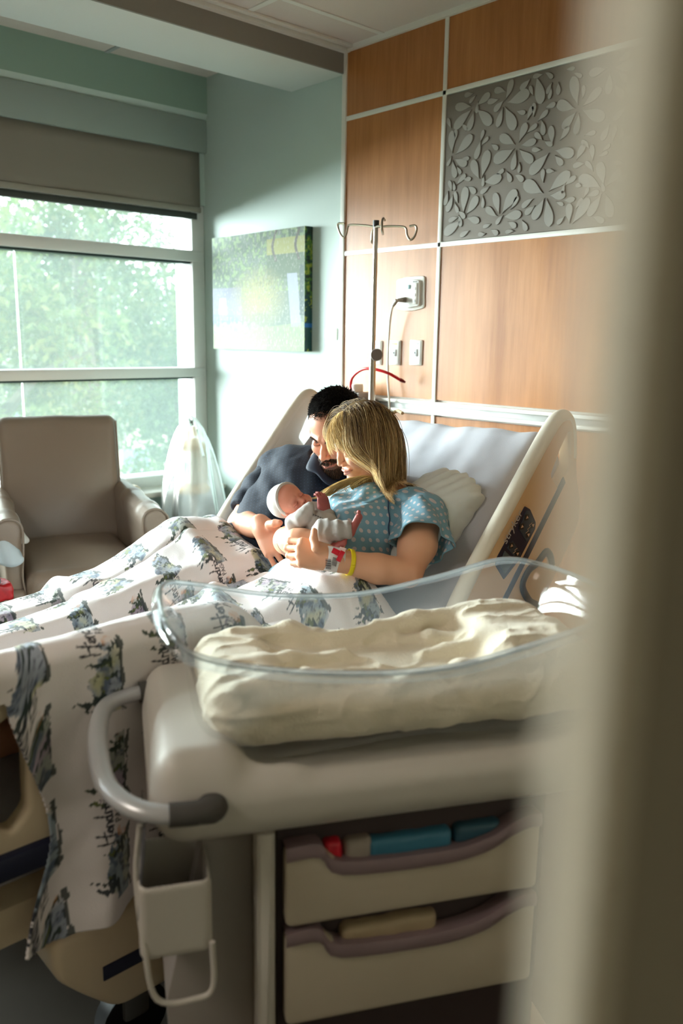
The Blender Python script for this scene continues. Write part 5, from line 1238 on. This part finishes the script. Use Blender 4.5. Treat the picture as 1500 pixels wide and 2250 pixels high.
# long hair
pushW = ell_push(wHd, grow=1.05)
Sh = Sdf(); torsoW(Sh, .014); Sh.cap(nkW, LshW, .045, .060, .03); Sh.cap(nkW, RshW, .038, .052, .03); Sh.chain([wHd(0, -.025, -.03), nkW], [.055, .055], .02)
def colW(P, t):
    P = pushW(P, t); d = Sh.ev(P, .3); inn = d < .004
    if inn.any():
        e = .004; g = np.stack([Sh.ev(P[inn] + e * np.eye(3)[i], .3) - d[inn] for i in range(3)], 1); g /= np.linalg.norm(g, axis=1)[:, None] + 1e-9; P = P.copy(); P[inn] += g * (.005 - d[inn])[:, None]
    return P
hair = empty('hair', wHd.c); hair.parent = woman; hair.matrix_parent_inverse = wmat(woman).inverted()
cap = Sdf(); cap.ell(wHd(0, -.018, .042), np.array((.083, .098, .088)) * .86, wHd.R, .01); cap.ell(wHd(.02, -.045, -.02), np.array((.072, .062, .08)) * .95, wHd.R, .03); cap.plane(wHd(0, .066, .04), wHd.F * .9 - wHd.U * .42, .01)
V, Fq = cap.mesh(.0035); q = wHd.loc(V); st = (.5 + .5 * np.sin(q[:, 0] * 700 + q[:, 1] * 260))[:, None]
np_mesh('hair_base', V, Fq, M_hair, hair, np.array(srgb(92, 72, 46)) * (1 - st * .4) + np.array(srgb(150, 122, 78)) * st * .4)
part = -.012
def scalp(q, u): return (q[:, 2] > .038 - .55 * (q[:, 1] + .01) * (q[:, 1] < 0) * 0) & (q[:, 1] < .072) & ((q[:, 2] > .02) | (q[:, 1] < -.01))
R0, N0, Q0 = on_ellipsoid(wHd, 13000, 3, cond=lambda q, u: (q[:, 2] > -.005 + .5 * np.clip(q[:, 1], 0, 1)) & (q[:, 1] < .068) & ((q[:, 1] < .030) | (q[:, 2] > .088) | (q[:, 0] < -.02)), grow=1.04)
sd = np.where(Q0[:, 0] > part, 1, -1)[:, None]
top = np.clip((Q0[:, 2] - .05) / .06, 0, 1)[:, None]
D0_ = wHd.L * sd * (.9 * top + .25) + wHd.F * (-.25 + .25 * top) + wHd.U * (.25 * top - .5 * (1 - top)) + N0 * .15
D0_ /= np.linalg.norm(D0_, axis=1)[:, None]
def comb(P, t):
    # keep the length swept toward the near shoulder, off the face
    q = wHd.loc(P); f = np.clip((q[:, 1] - .030) / .03, 0, 1)[:, None] * np.clip((.075 - q[:, 2]) / .04, 0, 1)[:, None]; return (CR * .24 + np.array([0, .10, 0])) * f + CR * (.02 - .05 * t)
strands('long_strands', R0, D0_, np.where(Q0[:, 1] < -.02, .178, .205), M_hair, hair, [(66, 48, 34), (92, 70, 48), (126, 100, 68), (178, 150, 106), (80, 60, 42)], .0007, 20, .20, colW, 0.013, .13, 5, .4, [(222, 190, 134), (188, 154, 102), (238, 212, 164), (140, 108, 70), (228, 198, 144), (112, 84, 56)], comb, clump=95)
RB, NB_, QB = on_ellipsoid(wHd, 2200, 8, cond=lambda q, u: (q[:, 1] > .020) & (q[:, 1] < .062) & (q[:, 2] > .080) & (np.abs(q[:, 0] + .0) < .050), grow=1.02)
DB = wHd.F * .55 - wHd.U * .15 + wHd.L * (.55 + 5 * QB[:, :1])
pushB = ell_push(wHd, (0, .012, .030), (.073, .0785, .090), 1.0)
strands('fringe_strands', RB, DB, .102, M_hair, hair, [(168, 138, 92), (130, 102, 66), (200, 170, 116)], .0008, 12, .13, pushB, .012, .12, 6, .3, [(232, 204, 150), (212, 182, 124), (180, 148, 96)], lambda P, t: CR * (.05 + .10 * t), clump=120)
# lock of hair in front of the far shoulder
rl_ = np.random.RandomState(5); n_ = 300; a0 = PZ(802, 1098, 2.385)
r0_ = np.array([a0 + CR * x + CU * y for x, y in zip(rl_.normal(0, .012, n_), rl_.normal(0, .007, n_))])
def lockdrag(P, t): return -CR * (.42 * (1 - t)) 
strands('front_lock', r0_, np.tile(-CR * .8 - CU * .25 - CF * .25, (n_, 1)), .135, M_hair, hair, [(176, 146, 94), (204, 172, 112)], .0007, 14, .22, colW, .012, .16, 7, .3, [(214, 184, 124), (190, 158, 102)], lockdrag)
# wrist bands
def band(name, ctr, ax, r, w, m, parent, flat=1.0, n=40, up=None, th=.0012, tilt=0):
    ax = unit(ax); t = unit(np.cross(ax, [0, 0, 1.])); b = np.cross(ax, t); G = [[ctr + ax * x + r * (t * math.cos(a) + b * math.sin(a) * flat) + ax * tilt * math.sin(a) for a in np.linspace(0, 2 * math.pi, n + 1)] for x in np.linspace(-w / 2, w / 2, 4)]
    return MB().grid(G).build(name, m, parent, mods=[('SOLIDIFY', {'thickness': th})])
axL = unit(LeW - LwW)
idb = band('id_band', LwW + axL * .006, axL, .0315, .044, mat('band_white', (230, 226, 226), .35), woman)
yb = band('yellow_band', LwW + axL * .050, axL, .0338, .012, mat('band_yellow', (236, 214, 30), .4), woman, tilt=.002)
bandS = Sdf(); bandS.cap(LwW - axL * .02, LwW + axL * .04, .0328, .0328, .001)
def on_band(px, py): return onsurf(bandS, px, py, off=.0004)
def patch(pts, name, m, par, t=.0008, S=None):
    P = np.array([onsurf(S or bandS, *p, off=.0012) for p in pts]); c = P.mean(0); n = len(P); return MB()._add(list(P) + list(P - CF * -t), [tuple(range(n)), tuple(range(n, 2 * n))[::-1]] + [(i, (i + 1) % n, (i + 1) % n + n, i + n) for i in range(n)]).build(name, m, par, smooth=False)
M_bar = mat('barcode_ink', (60, 56, 66), .6)
for i in range(9): 
    y = 1228 + i * 2.6; wd_ = (1.0, 1.7, .8, 1.4)[i % 4]
    patch([(715, y), (727, y + 1.5), (727, y + 1.5 + wd_), (715, y + wd_)], 'barcode_bar', M_bar, idb)
for i in range(4): patch([(732 + i * 2.6, 1224 + i), (733 + i * 2.6, 1224 + i), (730 + i * 2.6, 1242 + i), (729 + i * 2.6, 1242 + i)], 'printed_line', M_bar, idb)
M_red = mat('clasp_red', (206, 20, 44), .35)
cl_c = onsurf(wb, 741, 1214, off=.006)
MB().obox(cl_c, [unit(CR + CU * -.5), unit(CU + CR * .5), -CF], (.014, .007, .0025), .001).build('clasp', M_red, idb)
MB().obox(onsurf(wb, 748, 1222, off=.008), [unit(CR + CU * -.5), unit(CU + CR * .5), -CF], (.006, .014, .0022), .001).build('clasp', M_red, idb)
MB().obox(onsurf(wb, 752, 1208, off=.010), [unit(CR + CU * -.3), unit(CU + CR * .3), -CF], (.008, .006, .0022), .001).build('clasp_tab', mat('clasp_clear', (240, 220, 220), .2), idb)
axR = unit(RwW - ReW)
band('thin_bracelet', ReW + axR * .012, axR, .0395, .0022, mat('cord_red', (130, 24, 50), .5), woman, tilt=.008)
band('thin_bracelet', ReW + axR * .020, axR, .0395, .0020, mat('cord_silver', (190, 184, 176), .3, metal=.6), woman, tilt=.008)
nkp = [onsurf(wb, x, y, off=.001) for x, y in [(802, 1103), (806, 1098), (812, 1104), (822, 1100), (838, 1092), (855, 1080), (864, 1070)]]
MB().tube(spline(nkp[3:], 4), .0007, 5).build('necklace', mat('gold_chain', (190, 150, 80), .3, metal=.9), woman)

# ---------------------------------------------------------------- man
mHd = Head(PZ(737, 948, 2.545), vimg(-.40, -.53, .70), vimg(-.13, .80, .58), .955)
nkM = PZ(716, 1040, 2.68); RshM, LshM = PZ(612, 1034, 2.80), PZ(800, 1050, 2.62)
ReM, RwM = PZ(530, 1152, 2.68), PZ(578, 1160, 2.42)
hipM = np.array([1.79, -1.06, .75]); tm = unit(nkM - hipM); lm = unit(LshM - RshM); fm = unit(np.cross(tm, lm)); fm = fm if fm[1] < 0 else -fm
def torsoM(S, g=0):
    Rt = np.array([lm, fm, tm]); c = lambda t: nkM * t + hipM * (1 - t)
    S.ell(c(.74) - fm * .01, (.175 + g, .115 + g, .15 + g), Rt, .03); S.ell(c(.42), (.150 + g, .115 + g, .16 + g), Rt, .04); S.ell(c(.08), (.155 + g, .115 + g, .11 + g), Rt, .04)
    S.cap(RshM, LshM, .055 + g, .055 + g, .05)
mb_ = Sdf(); add_head(mb_, mHd, male=True)
mb_.chain([mHd(0, -.03, -.03), nkM - tm * .02], [.056, .060], .025); torsoM(mb_, -.008)
mb_.cap(nkM, RshM, .045, .050, .03); mb_.cap(nkM, LshM, .045, .05, .03)
mb_.chain([RshM, RshM * .5 + ReM * .5 - CR * .004, ReM], [.056, .052, .043], .02); mb_.chain([ReM, ReM * .62 + RwM * .38, RwM], [.043, .042, .0265], .012)
La, Lb = PZ(948, 1190, 2.40), PZ(915, 1305, 2.36)
mb_.chain([LshM, PZ(870, 1100, 2.62), La], [.05, .05, .044], .02); mb_.chain([La, (La + Lb) / 2 + CR * .012, Lb], [.046, .048, .036], .012)
add_hand(mb_, Lb, vimg(-.95, -.3, -.1), vimg(.3, 0, .9), vimg(-.8, 0, .3), 1.0, wr=.034, thumb=[Lb + vimg(-.04, .0, -.01), Lb + vimg(-.07, .0, -.01), Lb + vimg(-.09, .0, -.01)])
for ox in (-.09, .08):
    mb_.chain([hipM + np.array([ox, -.02, 0]), hipM + np.array([ox * .9 - .02, -.50, -.05]), hipM + np.array([ox, -.95, -.06])], [.088, .060, .04], .03); mb_.cap(hipM + np.array([ox, -.95, -.06]), hipM + np.array([ox, -1.0, .02]), .035, .025, .02)
add_hand(mb_, RwM, vimg(.50, -.66, .50), vimg(-.35, .28, .85), vimg(.78, .62, .05), 1.04, curls=((24, 34, 24), (20, 32, 22), (18, 30, 22), (18, 32, 22)), spread=.26,
         thumb=[PZ(592, 1153, 2.345), PZ(604, 1150, 2.325), PZ(614, 1149, 2.315)], wr=.0265)
man = empty('person', hipM, 'man with short dark hair and beard in a navy short-sleeved shirt, head bowed', 'person')
V, Fq = mb_.mesh(.0025); cM = face_colors(mHd, V, (206, 146, 118), male=True, lip=(176, 108, 96)); q = mHd.loc(V)
bd = np.clip((1.15 - np.hypot(q[:, 0] / .050, (q[:, 2] + .100) / .036)) * 3, 0, 1) * (q[:, 1] > .012) ; mo = np.clip((1.1 - np.hypot(q[:, 0] / .032, (q[:, 2] + .0565) / .0075)) * 3, 0, 1) * (q[:, 1] > .06)
lips = np.clip((1.2 - np.hypot(q[:, 0] / .027, (q[:, 2] + .070) / .0105)) * 5, 0, 1) * (q[:, 1] > .05)
mk = (np.maximum(bd * .75, mo * .85) * (1 - lips))[:, None]; cM = cM * (1 - mk) + np.array(srgb(44, 34, 30)) * mk
far = (np.linalg.norm(V - mHd.c, axis=1) > .17)[:, None]; cM = np.where(far, soft_paint(V, (206, 148, 120), [(RwM + vimg(.03, -.03, 0), .06, None, (198, 126, 104), .5), (PZ(613, 1149, 2.345), .02, None, (226, 150, 124), .6), ((La + Lb) / 2, .12, None, (128, 84, 66), .0)]), cM)
np_mesh('body', V, Fq, M_skin, man, cM)
# shirt
M_shirt = dot_mat('navy_shirt', (9, 21, 40), (46, 70, 98), .016, .0010, .85, 0)
ss = Sdf(); torsoM(ss, .012); ss.cap(nkM, RshM, .055, .068, .03); ss.cap(nkM, LshM, .055, .066, .03)
ss.ell(nkM + tm * .05 + fm * .045, (.062, .07, .075), np.array([lm, fm, tm]), .008, True)
ss.disp = lambda P: .0022 * np.sin(((P - hipM) @ tm) * 46 + ((P - hipM) @ lm) * 40 + 4 * vnoise(P, 7, 4)) + .0018 * fnoise(P, 22, 2) + .001
V, Fq = ss.mesh(.0042); shirt = np_mesh('shirt', V, Fq, M_shirt, man, cloth_uv(V, hipM, tm, -fm))
hemM = RshM * .18 + ReM * .82
sl = Sdf(); sl.chain([RshM, RshM * .5 + ReM * .5, hemM + (hemM - RshM) * .0], [.070, .068, .066], .02); ax_ = unit(ReM - RshM); sl.plane(hemM - ax_ * .0, ax_, .003); sl.cap(hemM - ax_ * .02, ReM + ax_ * .05, .052, .050, .003, True)
sl.disp = lambda P: .004 * np.sin(((P - RshM) @ ax_) * 62 + 5 * vnoise(P, 9, 3)) + .003 * fnoise(P, 22, 1)
V, Fq = sl.mesh(.0034); np_mesh('sleeve', V, Fq, M_shirt, man, cloth_uv(V, RshM, ax_, -CF))
inn = [PZ(699, 986, 2.60), PZ(703, 1008, 2.565), PZ(711, 1030, 2.545), PZ(726, 1050, 2.53), PZ(752, 1062, 2.53)]; out_ = [PZ(684, 1000, 2.60), PZ(672, 1029, 2.555), PZ(693, 1040, 2.53), PZ(714, 1062, 2.515), PZ(745, 1078, 2.51)]
ii, oo = spline(inn, 5), spline(out_, 5)
MB().grid([[a * (1 - t) + b * t - CF * .006 * math.sin(t * 3.14) for t in np.linspace(0, 1, 6)] for a, b in zip(ii, oo)]).build('collar', mat('navy_collar', (10, 23, 44), .75), shirt, mods=[('SOLIDIFY', {'thickness': .004})])
# jeans
jn = Sdf()
for ox in (-.09, .08): jn.chain([hipM + np.array([ox, .0, 0]), hipM + np.array([ox * .9 - .02, -.50, -.05])], [.100, .066], .03)
jn.ell(hipM, (.165, .12, .105), None, .03); jn.disp = lambda P: .003 * fnoise(P, 20, 7)
V, Fq = jn.mesh(.006); np_mesh('jeans', V, Fq, mat('dark_denim', (18, 28, 50), .85, bump=.2, bscale=500), man)
# dark short hair
hM = empty('hair', mHd.c); hM.parent = man; hM.matrix_parent_inverse = wmat(man).inverted()
cp = Sdf(); cp.ell(mHd(0, -.020, .046), (.0785, .093, .084), mHd.R, .01); cp.plane(mHd(0, .058, .060), mHd.F * .88 - mHd.U * .50, .012); cp.plane(mHd(0, 0, .006), -mHd.U + mHd.F * .4, .01)
V, Fq = cp.mesh(.004); np_mesh('hair_base', V, Fq, M_hair, hM, np.tile(np.array(srgb(22, 20, 20)), (len(V), 1)))
Rm, Nm, Qm = on_ellipsoid(mHd, 9000, 13, c=(0, -.018, .045), r=(.077, .092, .083), cond=lambda q, u: (q[:, 2] > .02 + .62 * np.clip(q[:, 1], 0, 1)) & (q[:, 1] < .074))
tp = np.clip((Qm[:, 2] - .06) / .05, 0, 1)[:, None]
strands('short_strands', Rm, Nm * .8 + mHd.F * (.35 + .45 * tp) + mHd.U * .2 - mHd.L * .1, (.009 + .014 * tp[:, 0]), M_hair, hM, [(20, 18, 18), (30, 27, 26), (44, 40, 38), (14, 13, 14)], .0009, 5, .12, None, .03, .24, 9, .2)
Rm2, Nm2, Qm2 = on_ellipsoid(mHd, 1600, 14, c=(0, -.018, .040), r=(.0765, .092, .083), cond=lambda q, u: (q[:, 2] > -.02) & (q[:, 2] < .035) & (q[:, 1] < .030) & ((q[:, 1] < -.03) | (q[:, 2] > .018)))
strands('side_strands', Rm2, Nm2 * .5 - mHd.U * .6, .007, M_hair, hM, [(48, 42, 38), (36, 32, 30)], .0008, 3, .1, None, .02, .25, 10, .2)
def face_hair(nm, box, n, ln, cols, dirv, seed, cond=lambda q: q[:, 0] > -9, rad=.0007):
    rs = np.random.RandomState(seed); P = np.stack([rs.uniform(*b, n) for b in box], 1); P = P[cond(P)]; R0 = np.array([mHd(*p) for p in P]); Ry = []
    for p in R0:
        v = -mHd.F; t = 0; q = p + mHd.F * .05
        for _ in range(40):
            d = float(mb_.ev(q[None], .1)[0])
            if d < .0008: break
            q = q + v * max(d * .8, .0006)
        Ry.append(q)
    Ry = np.array(Ry); strands(nm, Ry, np.tile(dirv, (len(Ry), 1)), ln, M_hair, hM, cols, rad, 3, .1, None, .02, .35, seed, .25)
BC = [(50, 38, 32), (70, 54, 42), (32, 26, 24), (96, 74, 56)]
face_hair('beard_strands', ((-.045, .045), (.06, .06), (-.128, -.082)), 1500, .011, BC, mHd.F * .5 - mHd.U * .9, 21, lambda q: (np.hypot(q[:, 0] / .046, (q[:, 2] + .106) / .026) < 1) & ((q[:, 2] < -.088) | (np.abs(q[:, 0]) > .026)))
face_hair('moustache_strands', ((-.032, .032), (.06, .06), (-.063, -.051)), 700, .008, BC, mHd.F * .4 - mHd.U * .9, 22, lambda q: q[:, 2] < -.050 - 5 * q[:, 0] ** 2)
face_hair('jaw_stubble', ((-.062, .062), (.03, .03), (-.10, -.04)), 900, .004, BC, mHd.F * .3 - mHd.U * .9, 23, lambda q: (np.abs(q[:, 0]) > .040) & (np.abs(q[:, 0]) < .058), .0005)
for s in (-1, 1): face_hair('eyebrow', ((s * .012, s * .048) if s > 0 else (-.048, -.012), (.06, .06), (.010, .020)), 110, .006, [(60, 44, 36), (44, 34, 30)], mHd.L * s * .8 + mHd.F * .3 + mHd.U * .1, 30 + s, lambda q: np.abs(q[:, 2] - .0165 + 3 * (np.abs(q[:, 0]) - .03) ** 2) < .0035, .0006)

# ---------------------------------------------------------------- baby
bHd = Head(PZ(643, 1107, 2.30), vimg(.32, .42, .85), vimg(-.83, .52, .06), .525)
bB = Sdf(); add_head(bB, bHd, baby=True)
bN = PZ(692, 1142, 2.275); bH = PZ(720, 1176, 2.215)
bB.chain([bHd(0, -.03, -.05), bN], [.024, .026], .01); bB.cap(bN, bH, .040, .042, .01)
def tiny_hand(S, w, d, n, t, s): add_hand(S, w, d, n, t, s, curls=((40, 50, 30),) * 4, thumb=[w + s * (unit(d) * .03 + unit(t) * .03), w + s * (unit(d) * .055 + unit(t) * .028), w + s * (unit(d) * .075 + unit(t) * .02)], wr=.009)
hb_ = PZ(714, 1119, 2.24); tiny_hand(bB, hb_, vimg(-.22, .95, .2), vimg(.4, .1, .9), vimg(-.8, -.4, .3), .36)
bB.chain([bN + CR * .01, PZ(722, 1135, 2.25), hb_], [.016, .013, .009], .008)
mit = PZ(675, 1123, 2.215); bB.chain([bN - CR * .02, PZ(650, 1150, 2.235), mit], [.018, .016, .014], .008)
ft1 = PZ(768, 1163, 2.135); ft2 = PZ(728, 1202, 2.15)
bB.chain([bH, PZ(712, 1164, 2.16), PZ(742, 1164, 2.145), ft1], [.028, .024, .019, .014], .008); bB.chain([bH, PZ(716, 1186, 2.18), ft2], [.026, .020, .013], .008)
def foot(S, a, d, n, s):
    d = unit(d); n = unit(np.array(n) - d * (np.array(n) @ d)); w = np.cross(d, n)
    S.fcap(a - d * .010 * s, a + d * .045 * s, .0150 * s, .0145 * s, n, .75, .006); S.ell(a - d * .014 * s, np.array((.014, .014, .013)) * s, None, .006)
    for i in range(5): S.ell(a + d * (.062 - .0035 * i) * s + w * (-.0125 + .0062 * i) * s, np.array((.0062 if i == 0 else .0042,) * 3) * s * 1.1, None, .002)
foot(bB, ft1 + vimg(.006, -.001, .004), vimg(.45, .85, .1), vimg(.65, -.3, .6), .78); foot(bB, ft2 + vimg(.004, -.004, .004), vimg(.75, .45, .35), vimg(-.1, .6, .75), .72)
baby = empty('person', bH, "newborn baby in grey knit clothes and cap asleep in the couple's arms", 'person')
V, Fq = bB.mesh(.0014); cB = face_colors(bHd, V, (220, 148, 126), baby=True, lip=(176, 84, 80))
farb = (np.linalg.norm(V - bHd.c, axis=1) > .075)[:, None]; cB = np.where(farb, soft_paint(V, (170, 92, 88), [(hb_ + CU * .02, .03, None, (132, 62, 70), .6), (ft1 + vimg(.01, .03, 0), .015, None, (206, 118, 106), .6)]), cB)
np_mesh('body', V, Fq, M_skin, baby, cB)
M_knit = mat('grey_knit', (188, 184, 180), .9, bump=.4, bscale=900, sheen=.2)
su = Sdf(); su.cap(bN + (bN - bH) * .1, bH, .046, .049, .01); su.chain([bN - CR * .012 - CU * .006, PZ(646, 1150, 2.232), PZ(662, 1138, 2.215), mit], [.024, .023, .021, .019], .010)
su.ell(PZ(678, 1116, 2.212), (.018, .013, .013), np.array([unit(vimg(.5, .7, 0)), unit(vimg(.7, -.5, 0)), -CF]), .008)
su.disp = lambda P: .0007 * np.sin((P @ CR) * 210 + (P @ CU) * 120 + 4 * vnoise(P, 20)) + .0008 * fnoise(P, 60)
V, Fq = su.mesh(.0018); top_ = np_mesh('top', V, Fq, M_knit, baby)
sv = Sdf(); sv.chain([bN + CR * .012, PZ(722, 1138, 2.245), PZ(714, 1119, 2.242)], [.022, .0185, .0150], .008); sv.disp = lambda P: .0012 * np.sin((P @ CU) * 320 + 3 * vnoise(P, 20)); V, Fq = sv.mesh(.0018); np_mesh('sleeve', V, Fq, M_knit, baby)
M_kn2 = mat('grey_knit_trousers', (176, 172, 168), .9, bump=.4, bscale=900, sheen=.2)
pt = Sdf(); pt.ell(bH, (.046, .046, .044), None, .01); pt.chain([bH, PZ(712, 1166, 2.155), PZ(740, 1165, 2.142), PZ(763, 1164, 2.135)], [.034, .030, .026, .0235], .008); pt.chain([bH, PZ(714, 1188, 2.18), PZ(722, 1198, 2.16)], [.032, .026, .020], .008)
pt.cap(PZ(769, 1164, 2.135), PZ(790, 1164, 2.135), .0185, .0185, .003, True)
pt.disp = lambda P: .0013 * np.sin((P @ CR) * 240 + 3 * vnoise(P, 22)) + .0008 * fnoise(P, 50)
V, Fq = pt.mesh(.0018); np_mesh('trousers', V, Fq, M_kn2, baby)
# cap
ht = Sdf(); ht.ell(bHd(0, -.022, .046), np.array((.088, .104, .092)) * .52, bHd.R, .006); ht.plane(bHd(0, .030, .040), bHd.F * .86 - bHd.U * .50, .004); ht.plane(bHd(0, 0, -.030), -bHd.U, .006)
bnd = [bHd(.086 * math.sin(a), .018 - .01 + .064 * math.cos(a) * 1.0 , .020 + .048 * math.cos(a) ** 1) for a in np.linspace(-2.2, 2.2, 24)]
ht.disp = lambda P: .0006 * fnoise(P, 60)
V, Fq = ht.mesh(.0018); hat = np_mesh('knit_cap', V, Fq, mat('cap_knit', (206, 202, 198), .9, bump=.35, bscale=900, sheen=.2), baby)
# folded brim follows the cut
nrm = unit(bHd.F * .86 - bHd.U * .50); pc0 = bHd(0, .030, .040); ths = []
for a in np.linspace(0, 2 * math.pi, 60, endpoint=False):
    e1_ = bHd.L; e2_ = unit(np.cross(nrm, e1_)); o0 = bHd(0, -.022, .046); o0 = o0 - nrm * ((o0 - pc0) @ nrm) - nrm * .004
    d_ = e1_ * math.cos(a) + e2_ * math.sin(a); t = .001
    f0 = ht.ops[0][0]
    while f0((o0 + d_ * t)[None])[0] < 0 and t < .08: t += .0006
    ths.append(o0 + d_ * t)
MB().tube(ths, .0052, 8, closed=True).build('cap_brim', mat('cap_knit', (206, 202, 198), .9), hat)
# lettering on the baby's top, too small to read
for i in range(5):
    c0_ = onsurf(su, 688 + i * 5.2, 1131 + i * 2.2, off=.001)
    MB().tube(spline([c0_ + vimg(-.002, -.003, 0), c0_ + vimg(-.0005, .003, 0), c0_ + vimg(.001, -.002, 0), c0_ + vimg(.0025, .002, 0)], 4), .0005, 4).build('printed_mark', M_bar, top_)
